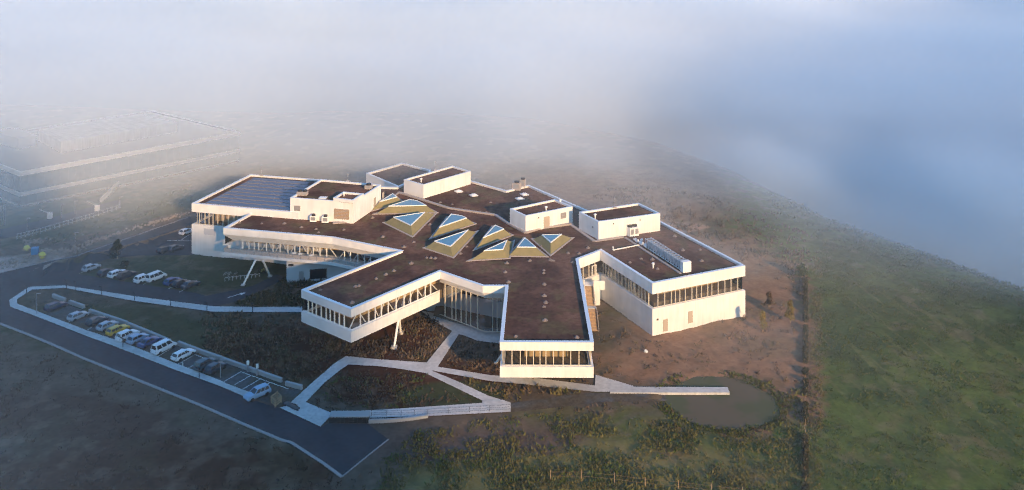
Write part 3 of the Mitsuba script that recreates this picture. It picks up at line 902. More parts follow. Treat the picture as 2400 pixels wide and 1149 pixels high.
part(k, 'cabinet', MB().box(c + [0, 0, 1.15], [1.1, 2.0, 2.2], aw), 'steel_white')
k = thing('cable_tray', 'straight pale cable tray beside the long row of cooling coils', 'cable tray')
ent(k, MB().beam(at(1466, 557, ZR + .12), at(1600, 640, ZR + .12) - n * .5, .5, .2), 'kerb_pale')
k = thing('roof_pipe', 'white pipe lying across the brown roof, ending in an upturned stub', 'pipe')
p, q = at(1437, 586, ZR + .35), at(1498, 574, ZR + .35)
part(k, 'run', MB().tube(p, q, .13), 'steel_white')
part(k, 'stub', MB().tube(p, p + [0, 0, .8], .13), 'steel_white')
part(k, 'bracket', MB().box((p + q) / 2 - [0, 0, .2], [.15, .4, .4]), 'grey_metal')
k = thing('duct_cluster', 'tangle of bright metal ducts between air conditioner and cooling coils', 'ducts')
for s in range(5):
    p = at(1490 + s * 5.5, 563 + s * 3.2, ZR + .5 + .25 * (s % 2))
    part(k, 'duct', MB().tube(p - u * .9, p + u * 1.1 + n * (.4 if s % 2 else -.3), .17), 'cap_metal')
    part(k, 'elbow', MB().tube(p, p + [0, 0, .5], .2), 'steel_white')
for (px, py, z, h, lab) in [(613, 412, ZS, 3.4, 'thin mast on the back parapet of the solar roof'), (1441, 487, 14.2, 3.2, 'thin mast on the left back parapet of the room behind the air conditioner'),
                            (1021, 399, 13.7, 3.2, 'thin pale mast on the long back rooftop room'), (815, 425, 15.2, 2.6, 'pale mast on the back parapet of the big plant room')]:
    k = thing('roof_mast', lab, 'mast')
    c = at(px, py, z)
    part(k, 'pole', MB().tube(c, c + [0, 0, h * .8], .045, .035), 'grey_metal')
    part(k, 'head', MB().box(c + [0, 0, h * .7], [.4, .1, .35]), 'grey_metal')
    part(k, 'base', MB().box(c + [0, 0, .1], [.9, .5, .25]), 'kerb_pale')
for (px, py, z, lab) in [(1280, 494, 13.6, 'vent cowl behind the front parapet of the room with the brown door'), (1313, 477, 13.6, 'white vent cowl at the back corner of the room with the brown door'),
                         (1395, 512, 13.8, 'white vent cowl at the left corner of the room behind the air conditioner'), (987, 427, 13.3, 'vent cowl near the front corner of the long back rooftop room'),
                         (1531, 628, ZR, 'upright white vent stub standing alone on the roof of the long white block'), (806, 460, 15.6, 'short vent pipe on the raised plant room lid'),
                         (1504, 571, ZR, 'white vent stub by the near end of the metal ducts')]:
    k = thing('vent_cowl', lab, 'vent')
    c = at(px, py, z)
    part(k, 'pipe', MB().tube(c, c + [0, 0, .9], .16), 'steel_white')
    part(k, 'cowl', MB().tube(c + [0, 0, .85], c + [0, 0, 1.1], .36, .30), 'steel_white')

# ---------------------------------------------------------------- cars
def hull(pts):
    return trimesh.convex.convex_hull(np.array(pts, float))


def rect(x0, x1, y, z):
    return [(x0, -y, z), (x0, y, z), (x1, -y, z), (x1, y, z)]


CAR = {'hatch': (4.2, (-2.0, 1.0), (-1.55, .20), 1.50, .95), 'wagon': (4.6, (-2.2, 1.0), (-1.85, .30), 1.50, .95), 'saloon': (4.5, (-1.75, .95), (-1.05, .15), 1.45, .95),
       'van': (4.9, (-2.35, 1.75), (-2.25, .95), 1.95, 1.10), 'suv': (4.6, (-2.15, 1.0), (-1.9, .30), 1.70, 1.05)}
PLY = {}


def car_parts(kind):
    L, (b0, b1), (r0, r1), zr, zb = CAR[kind]
    h = L / 2
    low = hull(rect(-h + .12, h - .12, .78, .28) + rect(-h, h, .89, .50) + rect(-h + .02, h - .05, .89, .68) + rect(-h + .08, b1 + .1, .86, zb) + rect(b1 + .1, h - .35, .80, zb - .12))
    cab = hull(rect(b0, b1, .84, zb - .02) + rect(r0, r1, .66, zr - .05) + rect(r0 + .12, r1 - .12, .58, zr))
    body = trimesh.util.concatenate([low, cab])
    base, top = [(b0, -.84), (b1, -.84), (b1, .84), (b0, .84)], [(r0, -.66), (r1, -.66), (r1, .66), (r0, .66)]
    ctr = np.array([(b0 + b1) / 2, 0, zb])
    win = []
    for i in range(4):
        j = (i + 1) % 4
        q = np.array([(*base[i], zb), (*base[j], zb), (*top[j], zr - .06), (*top[i], zr - .06)])
        c = q.mean(0)
        n = np.cross(q[1] - q[0], q[3] - q[0]); n /= np.linalg.norm(n)
        if n @ (c - ctr) < 0:
            n = -n
        def cell(f0, f1):
            a = [q[0] * (1 - f0) + q[1] * f0, q[0] * (1 - f1) + q[1] * f1, q[3] * (1 - f1) + q[2] * f1, q[3] * (1 - f0) + q[2] * f0]
            a = np.array(a); m = a.mean(0)
            lo, hi = (a[0] + a[1]) / 2, (a[2] + a[3]) / 2
            s = (a - m) * .92 + m
            s[:2] += (hi - lo) * .03; s[2:] -= (hi - lo) * .04
            return s + n * .02
        if i in (0, 2):
            k = 3 if kind in ('van', 'wagon', 'suv') else 2
            for s in range(k):
                win.append(('side_window', cell(.04 + .92 * s / k, .04 + .92 * (s + 1) / k - .02)))
        else:
            win.append(('windscreen' if i == 1 else 'rear_window', cell(.06, .94)))
    out = [('body', mikit.ply(body, None, smooth=35), None)]
    for name, w in win:
        out.append((name, mikit.ply((w, [[0, 1, 2, 3]])), 'car_glass'))
    for sx in (-1, 1):
        for sy in (-1, 1):
            out.append(('wheel', mikit.ply(MB().tube((sx * h * .62, sy * .70, .33), (sx * h * .62, sy * .92, .33), .34, None, 12).out()), 'rubber'))
    for sy in (-1, 1):
        out.append(('tail_lamp', mikit.ply(MB().box((-h + .03, sy * .68, .78), (.06, .16, .12)).out()), 'lamp_red'))
        out.append(('headlight', mikit.ply(MB().box((h - .06, sy * .64, .68), (.08, .22, .10)).out()), 'paint_white'))
    return out


def car(px, py, kind, paint, label, head, cat='car', group=None):
    if kind not in PLY:
        PLY[kind] = car_parts(kind)
    k = thing('parked_van' if kind == 'van' else 'parked_car', label, cat, group)
    c = gnd(px, py)
    W = T().translate([c[0], c[1], c[2] + .05]).rotate([0, 0, 1], math.degrees(head))
    for name, p, m in PLY[kind]:
        scene[nm(f'{k}__{name}')] = {**p, 'to_world': W, 'bsdf': {'type': 'ref', 'id': m or paint}}


d1 = gnd(588.5, 880) - gnd(548, 903.6)
h1 = math.atan2(d1[1], d1[0])
d2 = gnd(236, 623) - gnd(192.5, 638)
h2 = math.atan2(d2[1], d2[0]) + .02
G1, G2 = 'cars parked in the bays along the front road', 'cars parked in the bays by the lawn'
for a in [(131, 724, 'wagon', 'car_navy', 'dark navy estate car parked alone at the far end of the front row'), (183, 747, 'hatch', 'car_silver', 'silver blue hatchback between two empty bays, next after the navy estate'),
          (227, 759, 'hatch', 'car_grey', 'grey hatchback with pale roof glare, left neighbour of a silver car by the yellow one'), (252, 770, 'hatch', 'car_silver', 'silver hatchback directly left of the yellow car'),
          (276, 780, 'wagon', 'car_yellow', 'yellow estate car, the only yellow one'), (299, 793, 'suv', 'car_white', 'white car directly right of the yellow car'),
          (323, 800, 'hatch', 'car_pale', 'pale blue hatchback between white car and dark blue car'), (350, 808, 'saloon', 'car_blue', 'dark blue saloon left of the white van in the front row'),
          (384, 822, 'van', 'car_white', 'white van with side windows in the front row by the road'), (430, 838, 'wagon', 'car_white', 'white estate car parked alone, last white one towards the empty bays'),
          (482, 861, 'suv', 'car_teal', 'dark teal car of the pair beside the empty marked bays, left one'), (506, 869, 'hatch', 'car_grey', 'dark grey hatchback nearest to the empty marked bays')]:
    car(*a, h1 if a[2] != 'van' else h1, 'van' if a[2] == 'van' else 'car', G1)
for a in [(214, 633, 'hatch', 'car_silver', 'silver hatchback alone at the left end of the row by the lawn'), (250, 644, 'hatch', 'car_grey', 'dark grey hatchback left of the white estate by the lawn'),
          (276, 647, 'wagon', 'car_white', 'white estate car squeezed between two dark cars by the lawn'), (298, 651, 'suv', 'car_black', 'black car right of the white estate by the lawn'),
          (337, 659, 'suv', 'car_white', 'white car left of the white van by the lawn'), (366, 656, 'van', 'car_white', 'long white van with row of side windows by the lawn'),
          (405, 665, 'hatch', 'car_blue', 'dark blue hatchback, first of three dark cars by the lawn'), (424, 670, 'hatch', 'car_black', 'black hatchback, middle of three dark cars by the lawn'),
          (446, 673, 'saloon', 'car_grey', 'dark grey saloon at the right end of the row by the lawn')]:
    car(*a, h2, 'van' if a[2] == 'van' else 'car', G2)
car(387, 591, 'hatch', 'car_black', 'black hatchback in the court beside the solar wing, left of a grey one', h2)
car(411, 587, 'hatch', 'car_grey', 'grey hatchback in the court close to the solar wing wall', h2)
car(438, 548, 'hatch', 'car_white', 'white hatchback half hidden behind the solar wing corner', h2)
car(603, 931, 'suv', 'car_pale', 'pale blue car standing across the kerb at the end of the front row', h1 + math.pi - .25, 'car')

# painted bay lines and arrow
def line(pts, w, name='bay_line', lift=.058, holder='car_park'):
    P = [gnd(*p) for p in pts]
    mb = MB()
    for a, b in zip(P[:-1], P[1:]):
        d = (b - a)[:2]; d /= np.linalg.norm(d); n = np.array([-d[1], d[0]]) * w / 2
        q = [a[:2] - n, b[:2] - n, b[:2] + n, a[:2] + n]
        mb.add([[*x, terr(x[0], x[1]) + lift] for x in q], [[0, 1, 2, 3]])
    part(holder, name, mb, 'paint_white')


v = np.array([588.5, 880]) - np.array([548, 903.6])
for (x, y) in [(548, 903.6), (569, 912.7), (592, 921), (415, 855.6), (333, 825.8), (440, 864), (525, 895), (366, 838), (300, 812), (277, 801), (250, 790), (205, 773), (160, 756)]:
    line([(x, y), (x + v[0], y + v[1])], .16)
line([(567, 873), (676, 912)], .16)
line([(458, 832), (482, 841)], .16)
for (x, y) in [(419.6, 684.8), (394, 677), (335, 667), (318, 664), (262, 654), (247, 650), (186, 641)]:
    line([(x, y), (x + 13, y - 5.5)], .14, 'bay_line', .048, 'road')
for p, q in [((360, 577), (395, 555)), ((384, 563), (452, 563)), ((400, 563), (440, 541)), ((424, 563), (446, 549)), ((376, 566), (404, 548))]:
    line([p, q], .16, 'bay_line', .048, 'road')
line([(533, 698), (566, 688.5)], .22, 'road_arrow', .048, 'road')
p = [gnd(*q) for q in [(561, 687.5), (577, 685.5), (566, 692)]]
part('road', 'road_arrow', ([[x[0], x[1], terr(x[0], x[1]) + .05] for x in p], [[0, 1, 2]]), 'paint_white')

# kerbs along the front road
def kerbline(pts, w, h, name, label=None):
    P = [gnd(*p) for p in pts]
    mb = MB()
    for a, b in zip(P[:-1], P[1:]):
        cnt = max(1, int(np.linalg.norm(b - a) / 2.5))
        Q = [a + (b - a) * t / cnt for t in range(cnt + 1)]
        Q = [np.array([q[0], q[1], float(terr(q[0], q[1]))]) for q in Q]
        for c, d in zip(Q[:-1], Q[1:]):
            mb.beam(c + [0, 0, h / 2 - .1], d + [0, 0, h / 2 - .1], w, h + .2)
    ent(name, mb, 'kerb_stone')
    labels[name] = {'kind': 'structure'}


kerbline([(-30, 746), (0, 759), (200, 842), (469, 950), (560, 990), (660, 1032), (683, 1038), (760, 1088), (801, 1118)], .5, .13, 'road_kerb')
kerbline([(801, 1118), (862, 1068), (910, 1030)], .16, .06, 'road_edging')
kerbline([(0, 640), (75, 622), (180, 600), (298, 559), (354, 539), (440, 510)], .3, .1, 'road_kerb_back')

# ---------------------------------------------------------------- low walls, posts, lamps, fences
SEG = [([(124, 696), (153, 707)], 'first short pale concrete wall segment behind the navy estate'), ([(163, 711), (197, 723)], 'second short pale concrete wall segment, behind the silver blue hatchback'),
       ([(210, 732), (255, 747), (299, 762)], 'pale concrete wall segment behind the grey and silver hatchbacks'), ([(301, 764), (350, 784), (399, 805)], 'pale concrete wall segment behind the pale blue and dark blue cars'),
       ([(418, 808), (470, 828), (520, 845)], 'pale concrete wall segment behind the lone white estate car'), ([(521, 846), (590, 871), (660, 896)], 'longest pale concrete wall segment, behind the empty marked bays'),
       ([(670, 903), (708, 913)], 'last short pale concrete wall block, beside the zigzag path')]
for pts, lab in SEG:
    k = thing('low_wall', lab, 'low wall', 'low walls behind the front parking row')
    for a, b in zip(pts[:-1], pts[1:]):
        P, Q = gnd(*a), gnd(*b)
        cnt = max(1, int(np.linalg.norm(Q - P) / 2.4))
        for s in range(cnt):
            p, q = P + (Q - P) * s / cnt, P + (Q - P) * ((s + 1) / cnt) - (Q - P) / np.linalg.norm(Q - P) * .04
            part(k, 'block', MB().beam(p + [0, 0, .25], q + [0, 0, .25], .55, 1.0), 'concrete_wall')

k = thing('culvert_wall', 'pale low retaining wall with a long black slotted opening at the road end', 'retaining wall')
a, b = gnd(771, 993), gnd(863, 995)
u = (b - a) / np.linalg.norm(b - a)
c = (a + b) / 2
L = np.linalg.norm(b - a)
part(k, 'lintel', MB().box(c + [0, 1.2, 1.02], [L, 1.8, .12]), 'concrete_wall')
part(k, 'opening', MB().box(c + [0, .75, .5], [L, .9, .92]), 'rubber')
for s in range(9):
    part(k, 'slot_bar', MB().box(a + u * (L * (s + .5) / 9) + [0, .28, .5], [.1, .12, .9]), 'dark_metal')
pts = [(864, 991), (900, 990), (940, 987), (968, 983.5), (1003, 978)]
P = [gnd(*p) for p in pts]
for s, (p, q) in enumerate(zip(P[:-1], P[1:])):
    part(k, 'block', MB().beam(p + [0, 0, .12], q + [0, 0, .12], .35, .95 - .12 * s), 'concrete_wall')
k = thing('drain_trench', 'dark open trench between timber pen and zigzag path', 'trench')
a, b = gnd(668, 946), gnd(699, 962)
ent(k, MB().beam(a + [0, 0, .12], b + [0, 0, .12], .9, .35), 'dark_metal')

k = thing('timber_pen', 'square timber pen on the kerb beside the pale blue car', 'wooden pen')
c4 = [gnd(*p) for p in [(636, 945), (645, 955), (659, 944), (650, 934)]]
for s in range(4):
    a, b = c4[s], c4[(s + 1) % 4]
    part(k, 'post', MB().beam(a, a + [0, 0, 1.3], .16), 'timber')
    for z in (.3, .7, 1.15):
        part(k, 'rail', MB().beam(a + [0, 0, z], b + [0, 0, z], .07, .2), 'timber')


def path_lamp(px, py, lab, h=1.7):
    k = thing('path_lamp', lab, 'path lamp', 'dark lamps along the footpath')
    c = gnd(px, py) + [0, 0, .1]
    part(k, 'post', MB().tube(c, c + [0, 0, h], .085, .075), 'dark_metal')
    part(k, 'head', MB().beam(c + [.1, 0, h], c + [-.55, .1, h + .18], .2, .14), 'dark_metal')


for px, py, lab in [(62, 689, 'dark path lamp at the left bend of the loop path'), (156, 677, 'first dark path lamp along the back path, where it straightens'), (178, 680, 'second dark path lamp along the back path'),
                    (238, 692, 'third dark path lamp along the back path'), (315, 705, 'fourth dark path lamp along the back path'), (400, 719, 'fifth dark path lamp along the back path'), (485, 730, 'dark path lamp nearest the pointed wing on the back path'),
                    (592, 732, 'last dark path lamp before the pointed wing'), (288, 815, 'dark path lamp on the front path before the white car'), (467, 886, 'dark path lamp on the front path before the dark teal car')]:
    path_lamp(px, py, lab)


def pole_lamp(px, py, h, lab, m='grey_metal'):
    k = thing('street_lamp', lab, 'street lamp', 'slender street lamps')
    c = gnd(px, py)
    part(k, 'pole', MB().tube(c, c + [0, 0, h], .09, .06), m)
    part(k, 'head', MB().box(c + [.35, 0, h], [.9, .22, .1]), m)


for px, py, h, lab in [(86, 737, 4.5, 'slender street lamp on the grass inside the loop path'), (517, 886, 3.4, 'slender street lamp beside the empty marked bays'), (176, 595, 5.5, 'slender street lamp on the dirt bank beside the bend of the road'),
                       (11, 527, 5.5, 'hazy street lamp at the left edge before the far building'), (64, 552, 4.8, 'hazy street lamp, second from the left edge'), (144, 511, 4.0, 'hazy street lamp beyond the yard fence, left of a pair'),
                       (176, 500, 3.8, 'hazy street lamp beyond the yard fence, right of a pair'), (281, 489, 3.6, 'hazy street lamp at the far right corner of the yard')]:
    pole_lamp(px, py, h, lab)
for px, py, lab in [(581, 872, 'white charging post on the low wall, left of two'), (603, 880, 'white charging post on the low wall, right of two')]:
    k = thing('charging_post', lab, 'charging post')
    c = gnd(px, py)
    part(k, 'post', MB().box(c + [0, 0, .9], [.3, .25, 1.8]), 'grey_metal')
    part(k, 'head', MB().box(c + [0, -.02, 1.75], [.42, .32, .7]), 'steel_white')
k = thing('kerb_bollard', 'small white bollard on the kerb right of the lone white estate', 'bollard')
c = gnd(428, 859)
ent(k, MB().tube(c, c + [0, 0, .7], .12, .1), 'steel_white')

k = thing('path_railing', 'thin dark wire railing along the lower edge of the long pale path', 'railing')
P = [gnd(*p) for p in [(870, 977), (940, 977), (1002, 974), (1100, 968), (1196, 963)]]
for a, b in zip(P[:-1], P[1:]):
    cnt = max(2, int(np.linalg.norm(b - a) / 2.4))
    for s in range(cnt):
        p = a + (b - a) * s / cnt
        part(k, 'post', MB().box(p + [0, 0, .55], [.06, .06, 1.1]), 'dark_metal')
    for z in (.35, .7, 1.08):
        part(k, 'wire', MB().beam(a + [0, 0, z], b + [0, 0, z], .025), 'dark_metal')
k = thing('field_fence', 'weathered wooden post fence in the weeds at the bottom edge', 'fence')
P = [gnd(*p) for p in [(1290, 1125), (1363, 1125), (1440, 1132), (1512, 1142), (1590, 1149), (1667, 1158), (1740, 1166)]]
for p in P:
    part(k, 'post', MB().tube(p - [0, 0, .3], p + [0, 0, 1.5], .07, .055, 7), 'timber')
for a, b in zip(P[:-1], P[1:]):
    for z in (.6, 1.2):
        part(k, 'wire', MB().beam(a + [0, 0, z], b + [0, 0, z], .012), 'timber')
k = thing('yard_fence', 'pale hazy fence along the yard before the far building', 'fence')
P = [gnd(*p) for p in [(40, 560), (95, 547), (160, 527), (220, 510), (283, 489)]]
for a, b in zip(P[:-1], P[1:]):
    for s in range(6):
        p = a + (b - a) * s / 6
        part(k, 'post', MB().box(p + [0, 0, .7], [.08, .08, 1.4]), 'cap_metal')
    for z in (.5, 1.35):
        part(k, 'rail', MB().beam(a + [0, 0, z], b + [0, 0, z], .06), 'cap_metal')
for i, (p, q, r, lab) in enumerate([((92, 503), (117, 512), (115, 516), 'hazy gate barrier in the yard, left one'), ((203, 484), (228, 494), (205, 492), 'hazy gate barrier in the yard, right one')]):
    k = thing('gate_barrier', lab, 'barrier')
    a, b = gnd(*q), gnd(*p)
    part(k, 'cabinet', MB().box(a + [0, 0, .8], [1.2, 1.0, 1.7]), 'steel_white')
    part(k, 'boom', MB().beam(a + [0, 0, 1.4], b + [0, 0, 1.6], .14), 'steel_white')

# yard corner with sacks, box and rubble
for px, py, m, lab in [(62.5, 584, 'yellow_plastic', 'yellow green covered heap left of the blue box'), (99, 600, 'yellow_plastic', 'yellow green covered heap right of the blue box')]:
    k = thing('covered_heap', lab, 'covered heap')
    c = gnd(px, py)
    s = trimesh.creation.icosphere(2, 1.0)
    s.vertices *= np.array([.85, .75, .85]) * (1 + .18 * (meshkit.noise(s.vertices * 2.2 + px)[:, None] - .5))
    s.apply_translation(c + [0, 0, .2])
    part(k, 'cover', s, m, smooth=True)
    part(k, 'pallet', MB().box(c + [0, 0, .1], [1.7, 1.4, .25], .3), 'timber')
k = thing('storage_box', 'blue storage box between two yellow green heaps', 'box')
c = gnd(82, 595)
part(k, 'body', MB().box(c + [0, 0, .75], [1.5, 1.3, 1.5], .25), 'blue_plastic')
part(k, 'lid', MB().box(c + [0, 0, 1.55], [1.6, 1.4, .14], .25), 'blue_plastic')
mb = MB()
for _ in range(420):
    if rng.random() < .55:
        t = rng.random(); p = np.array(gnd(150 + 285 * t, 592 - 92 * t ** .9)[:2]) + rng.normal(0, 1.0, 2)
    else:
        q = [(132, 592), (80, 567), (165, 590), (40, 615)][rng.integers(4)]
        p = np.array(gnd(*q)[:2]) + rng.normal(0, 1.8, 2)
    s = trimesh.creation.icosphere(0, rng.uniform(.12, .42))
    s.vertices *= rng.uniform(.6, 1.3, (len(s.vertices), 1))
    s.apply_translation([p[0], p[1], float(terr(*p)) + .05])
    mb.mesh(s)
ent('rubble', mb, 'rock')
labels['rubble'] = {'label': 'loose pale stones and clods along the dirt bank beside the road', 'category': 'rubble', 'kind': 'stuff'}
k = thing('soil_lump', 'single pale lump lying on bare brown soil between the front wing and the pond', 'stone')
s = trimesh.creation.icosphere(1, .45); s.vertices *= rng.uniform(.6, 1.2, (len(s.vertices), 1)); s.apply_translation(gnd(1514, 826) + [0, 0, .1])
ent(k, s, 'paint_white')

# terrace furniture and bicycles below
for i, (px, lab) in enumerate([(687, 'first white high table on the terrace, from the left'), (701, 'second white high table on the terrace'), (728, 'third white high table on the terrace')]):
    k = thing('terrace_table', lab, 'table', 'white high tables on the terrace')
    c = at(px, 597 + (px - 687) * .12, 5.75) * [1, 1, 0] + [0, .9, 4.72]
    part(k, 'top', MB().tube(c + [0, 0, 1.05], c + [0, 0, 1.12], .55, None, 16), 'steel_white')
    part(k, 'stem', MB().tube(c, c + [0, 0, 1.05], .05), 'grey_metal')
    part(k, 'foot', MB().tube(c, c + [0, 0, .05], .32, None, 12), 'grey_metal')
for px, py, lab in [(535, 584, 'pale lounge chair at the left end of the terrace'), (565, 583, 'pale lounge chair in the middle left of the terrace')]:
    k = thing('terrace_chair', lab, 'chair', 'pale lounge chairs on the terrace')
    c = at(px, py, 5.2) * [1, 1, 0] + [0, .6, 4.72]
    part(k, 'seat', MB().box(c + [0, 0, .42], [.7, .65, .09]), 'steel_white')
    part(k, 'backrest', MB().box(c + [0, .36, .8], [.7, .08, .75], 0, -.2), 'steel_white')
    for sx in (-.3, .3):
        for sy in (-.27, .27):
            part(k, 'leg', MB().box(c + [sx, sy, .2], [.05, .05, .4]), 'steel_white')


def bicycle(px, py, ang, m, lab):
    k = thing('bicycle', lab, 'bicycle', 'bicycles under the terrace')
    c = gnd(px, py) + [0, 0, .05]
    u = np.array([math.cos(ang), math.sin(ang), 0]); n = np.array([-u[1], u[0], 0])
    for s in (-.52, .52):
        q = trimesh.creation.torus(.32, .028, major_sections=16, minor_sections=5)
        R_ = np.eye(4); R_[:3, 0], R_[:3, 1], R_[:3, 2] = u, [0, 0, 1], n
        q.apply_transform(R_); q.apply_translation(c + u * s + [0, 0, .35])
        part(k, 'wheel', q, 'rubber')
    A_, B_, S_, H_ = c - u * .52 + [0, 0, .35], c + u * .52 + [0, 0, .35], c - u * .2 + [0, 0, .9], c + u * .38 + [0, 0, .95]
    bb = c - u * .05 + [0, 0, .33]
    f = MB()
    for p, q in [(A_, S_), (A_, bb), (bb, S_), (S_, H_), (bb, H_), (H_, B_)]:
        f.tube(p, q, .028, None, 6)
    part(k, 'frame', f, m)
    part(k, 'saddle', MB().box(S_ + [0, 0, .06], [.26, .14, .07], ang), 'dark_metal')
    part(k, 'handlebar', MB().tube(H_ + n * .27 + [0, 0, .06], H_ - n * .27 + [0, 0, .06], .02, None, 6), 'dark_metal')


BN = ['first', 'second', 'third', 'fourth', 'fifth', 'sixth']
for i, (px, m, cn) in enumerate([(528, 'paint_white', 'white'), (538, 'steel_white', 'bright white'), (552, 'grey_metal', 'grey'), (604, 'dark_metal', 'dark'), (616, 'yellow_plastic', 'yellow'), (626, 'blue_plastic', 'blue')]):
    bicycle(px, 648 - (px > 590) * 8 - i * .4, .9, m, f'{cn} bicycle parked under the terrace, {BN[i]} from the left')
ORD = ['first', 'second', 'third', 'fourth', 'fifth', 'sixth', 'seventh', 'eighth', 'ninth']
for i in range(9):
    k = thing('bicycle_stand', f'low metal hoop stand under the terrace, {ORD[i]} from the left', 'bicycle stand', 'hoop stands for bicycles')
    c = gnd(532 + i * 9, 657 - i * 1.0)
    f = MB()
    e = np.array([.35, .45, 0])
    f.tube(c - e, c - e + [0, 0, .7], .045, None, 6).tube(c + e, c + e + [0, 0, .7], .045, None, 6).tube(c - e + [0, 0, .7], c + e + [0, 0, .7], .045, None, 6)
    ent(k, f, 'cap_metal')

# ---------------------------------------------------------------- the far building in the mist
fb = thing('office_building', 'long glazed white building half lost in the mist on the far left', 'building')
q0, q1 = at(45, 403, 8)[:2], at(500, 320, 8)[:2]
u = (q1 - q0) / np.linalg.norm(q1 - q0)
lft = at(0, 388.5, 8)[:2] - q0
lft = lft / np.linalg.norm(lft)
lft = np.array([-u[1], u[0]]) * .35 + lft * .65; lft /= np.linalg.norm(lft)
FBP = np.array([q0, q0 + u * 74, q0 + u * 74 + lft * 60, q0 + lft * 60])
m, rim = MB(), MB()
for za, zb_ in ((6.6, 8.0), (.44, 1.55), (-5, -2.55)):
    for i in range(4):
        j = (i + 1) % 4
        A_, B_ = moff(FBP, 0), moff(FBP, .6)
        m.prism([A_[i], A_[j], B_[j], B_[i]], za, zb_)
ent(fb, m, 'wall_white')
part(fb, 'roof_deck', MB().poly(sg.Polygon(moff(FBP, .5)), 7, 7.5), 'kerb_stone')
part(fb, 'inner_wall', MB().poly(sg.Polygon(moff(FBP, 2.5)), -4, 6.9), 'grey_wall')
inn = moff(FBP, .4)
for i, (a, b) in enumerate(((0, 1), (3, 0))):
    glazing(fb, inn[a], inn[b], 1.55, 6.6, 2.0, 2.6, 300 + i, .2, .08, 'far_glass', 'far_mullion')
    glazing(fb, inn[a], inn[b], -2.55, .44, 2.0, 2.6, 310 + i, .2, .08, 'far_glass', 'far_mullion')
ph = np.array([at(*p, 11.2)[:2] for p in [(142.5, 332.5), (415, 286), (330, 268), (90, 305)]])
m = MB().poly(sg.Polygon(ph), 7.4, 11.2)
k2 = part(fb, 'penthouse', m, 'wall_white', 'long windowless upper storey set back on the roof')
ph = np.array([at(*p, 11.2)[:2] for p in [(43, 324), (86, 316.5), (40, 300), (-30, 305)]])
part(fb, 'penthouse', MB().poly(sg.Polygon(ph), 7.4, 11.2), 'steel_white', 'small upper storey at the left edge')
k = thing('site_ramp', 'pale sloping ramp wall in the mist right of the far building', 'ramp')
a, b = gnd(237, 473), gnd(277, 436)
ent(k, MB().beam(a + [0, 0, .5], b + [0, 0, .9], .8, 1.2), 'concrete')

# ---------------------------------------------------------------- vegetation
def leaves(P, size, cols, spread, per, up=.6, seed=1):
    """small leaf blades: per triangles at each point P, with sizes and colours per point"""
    r = np.random.default_rng(seed)
    n = len(P)
    P = np.repeat(P, per, 0); S = np.repeat(size, per); C = np.repeat(cols, per, 0)
    base = P + np.column_stack([r.normal(0, 1, (n * per, 2)) * (S * spread)[:, None], r.uniform(0, .15, n * per) * S])
    a = r.uniform(0, 2 * math.pi, n * per)
    lean = r.normal(0, .45, (n * per, 2)) * S[:, None]
    tip = base + np.column_stack([lean, S * r.uniform(.55, 1.15, n * per) * up / .6])
    wv = np.column_stack([np.cos(a), np.sin(a), np.zeros(n * per)]) * (S * r.uniform(.22, .45, n * per))[:, None]
    V = np.stack([base - wv, base + wv, tip], 1).reshape(-1, 3)
    C = np.repeat(np.clip(C * r.uniform(.8, 1.22, (n * per, 1)), .005, .6), 3, 0)
    return V, np.arange(len(V)).reshape(-1, 3), C


NOGO = unary_union([ROAD[0], FRONT_PATH, ZIG_PATH, LOT, TRACK, PLAZA, YARD, PONDP.buffer(-1.4)]).buffer(.5)
BODY = unary_union([sg.Polygon(GFA), sg.Polygon(SW), sg.Polygon(AN), sg.Polygon(FBP)] + [sg.Polygon(moff(RING, 0)[[9 if False else 10, 11, 12, 13, 14, 15, 16, 17, 18]])]).buffer(.4)


def zone(name, label, cat, px, dens, size, palette, per=4, spread=.5, clump=.5, seed=1, up=.6):
    r = np.random.default_rng(seed)
    poly = sg.Polygon(px if isinstance(px[0], np.ndarray) else G(px)).buffer(0)
    x0, y0, x1, y1 = poly.bounds
    n = int((x1 - x0) * (y1 - y0) * dens)
    p = np.column_stack([r.uniform(x0, x1, n), r.uniform(y0, y1, n)])
    p = p[shapely.contains_xy(poly, p[:, 0], p[:, 1])]
    p = p[~shapely.contains_xy(NOGO, p[:, 0], p[:, 1])]
    p = p[~shapely.contains_xy(BODY, p[:, 0], p[:, 1])]
    q = np.column_stack([p, p[:, 0] * 0])
    c = meshkit.fbm(q * .22, 3, seed)
    keep = r.random(len(p)) < np.clip((c - .5) * 4 * clump + .75, .05, 1)
    p, c = p[keep], c[keep]
    s = r.uniform(*size, len(p)) * (.6 + .9 * c)
    pal = np.array(palette)
    t = np.clip(meshkit.fbm(np.column_stack([p, p[:, 0] * 0]) * .35 + 7, 3, seed + 1) * 1.6 - .3 + r.normal(0, .18, len(p)), 0, .999) * (len(pal) - 1)
    i = t.astype(int)
    col_ = pal[i] + (pal[np.minimum(i + 1, len(pal) - 1)] - pal[i]) * (t - i)[:, None]
    V, Fc, C = leaves(np.column_stack([p, terr(p[:, 0], p[:, 1])]), s, col_, spread, per, up, seed)
    scene[name] = mikit.ply((V, Fc), 'leaf', color=C)
    labels[name] = {'label': label, 'category': cat, 'kind': 'stuff'}


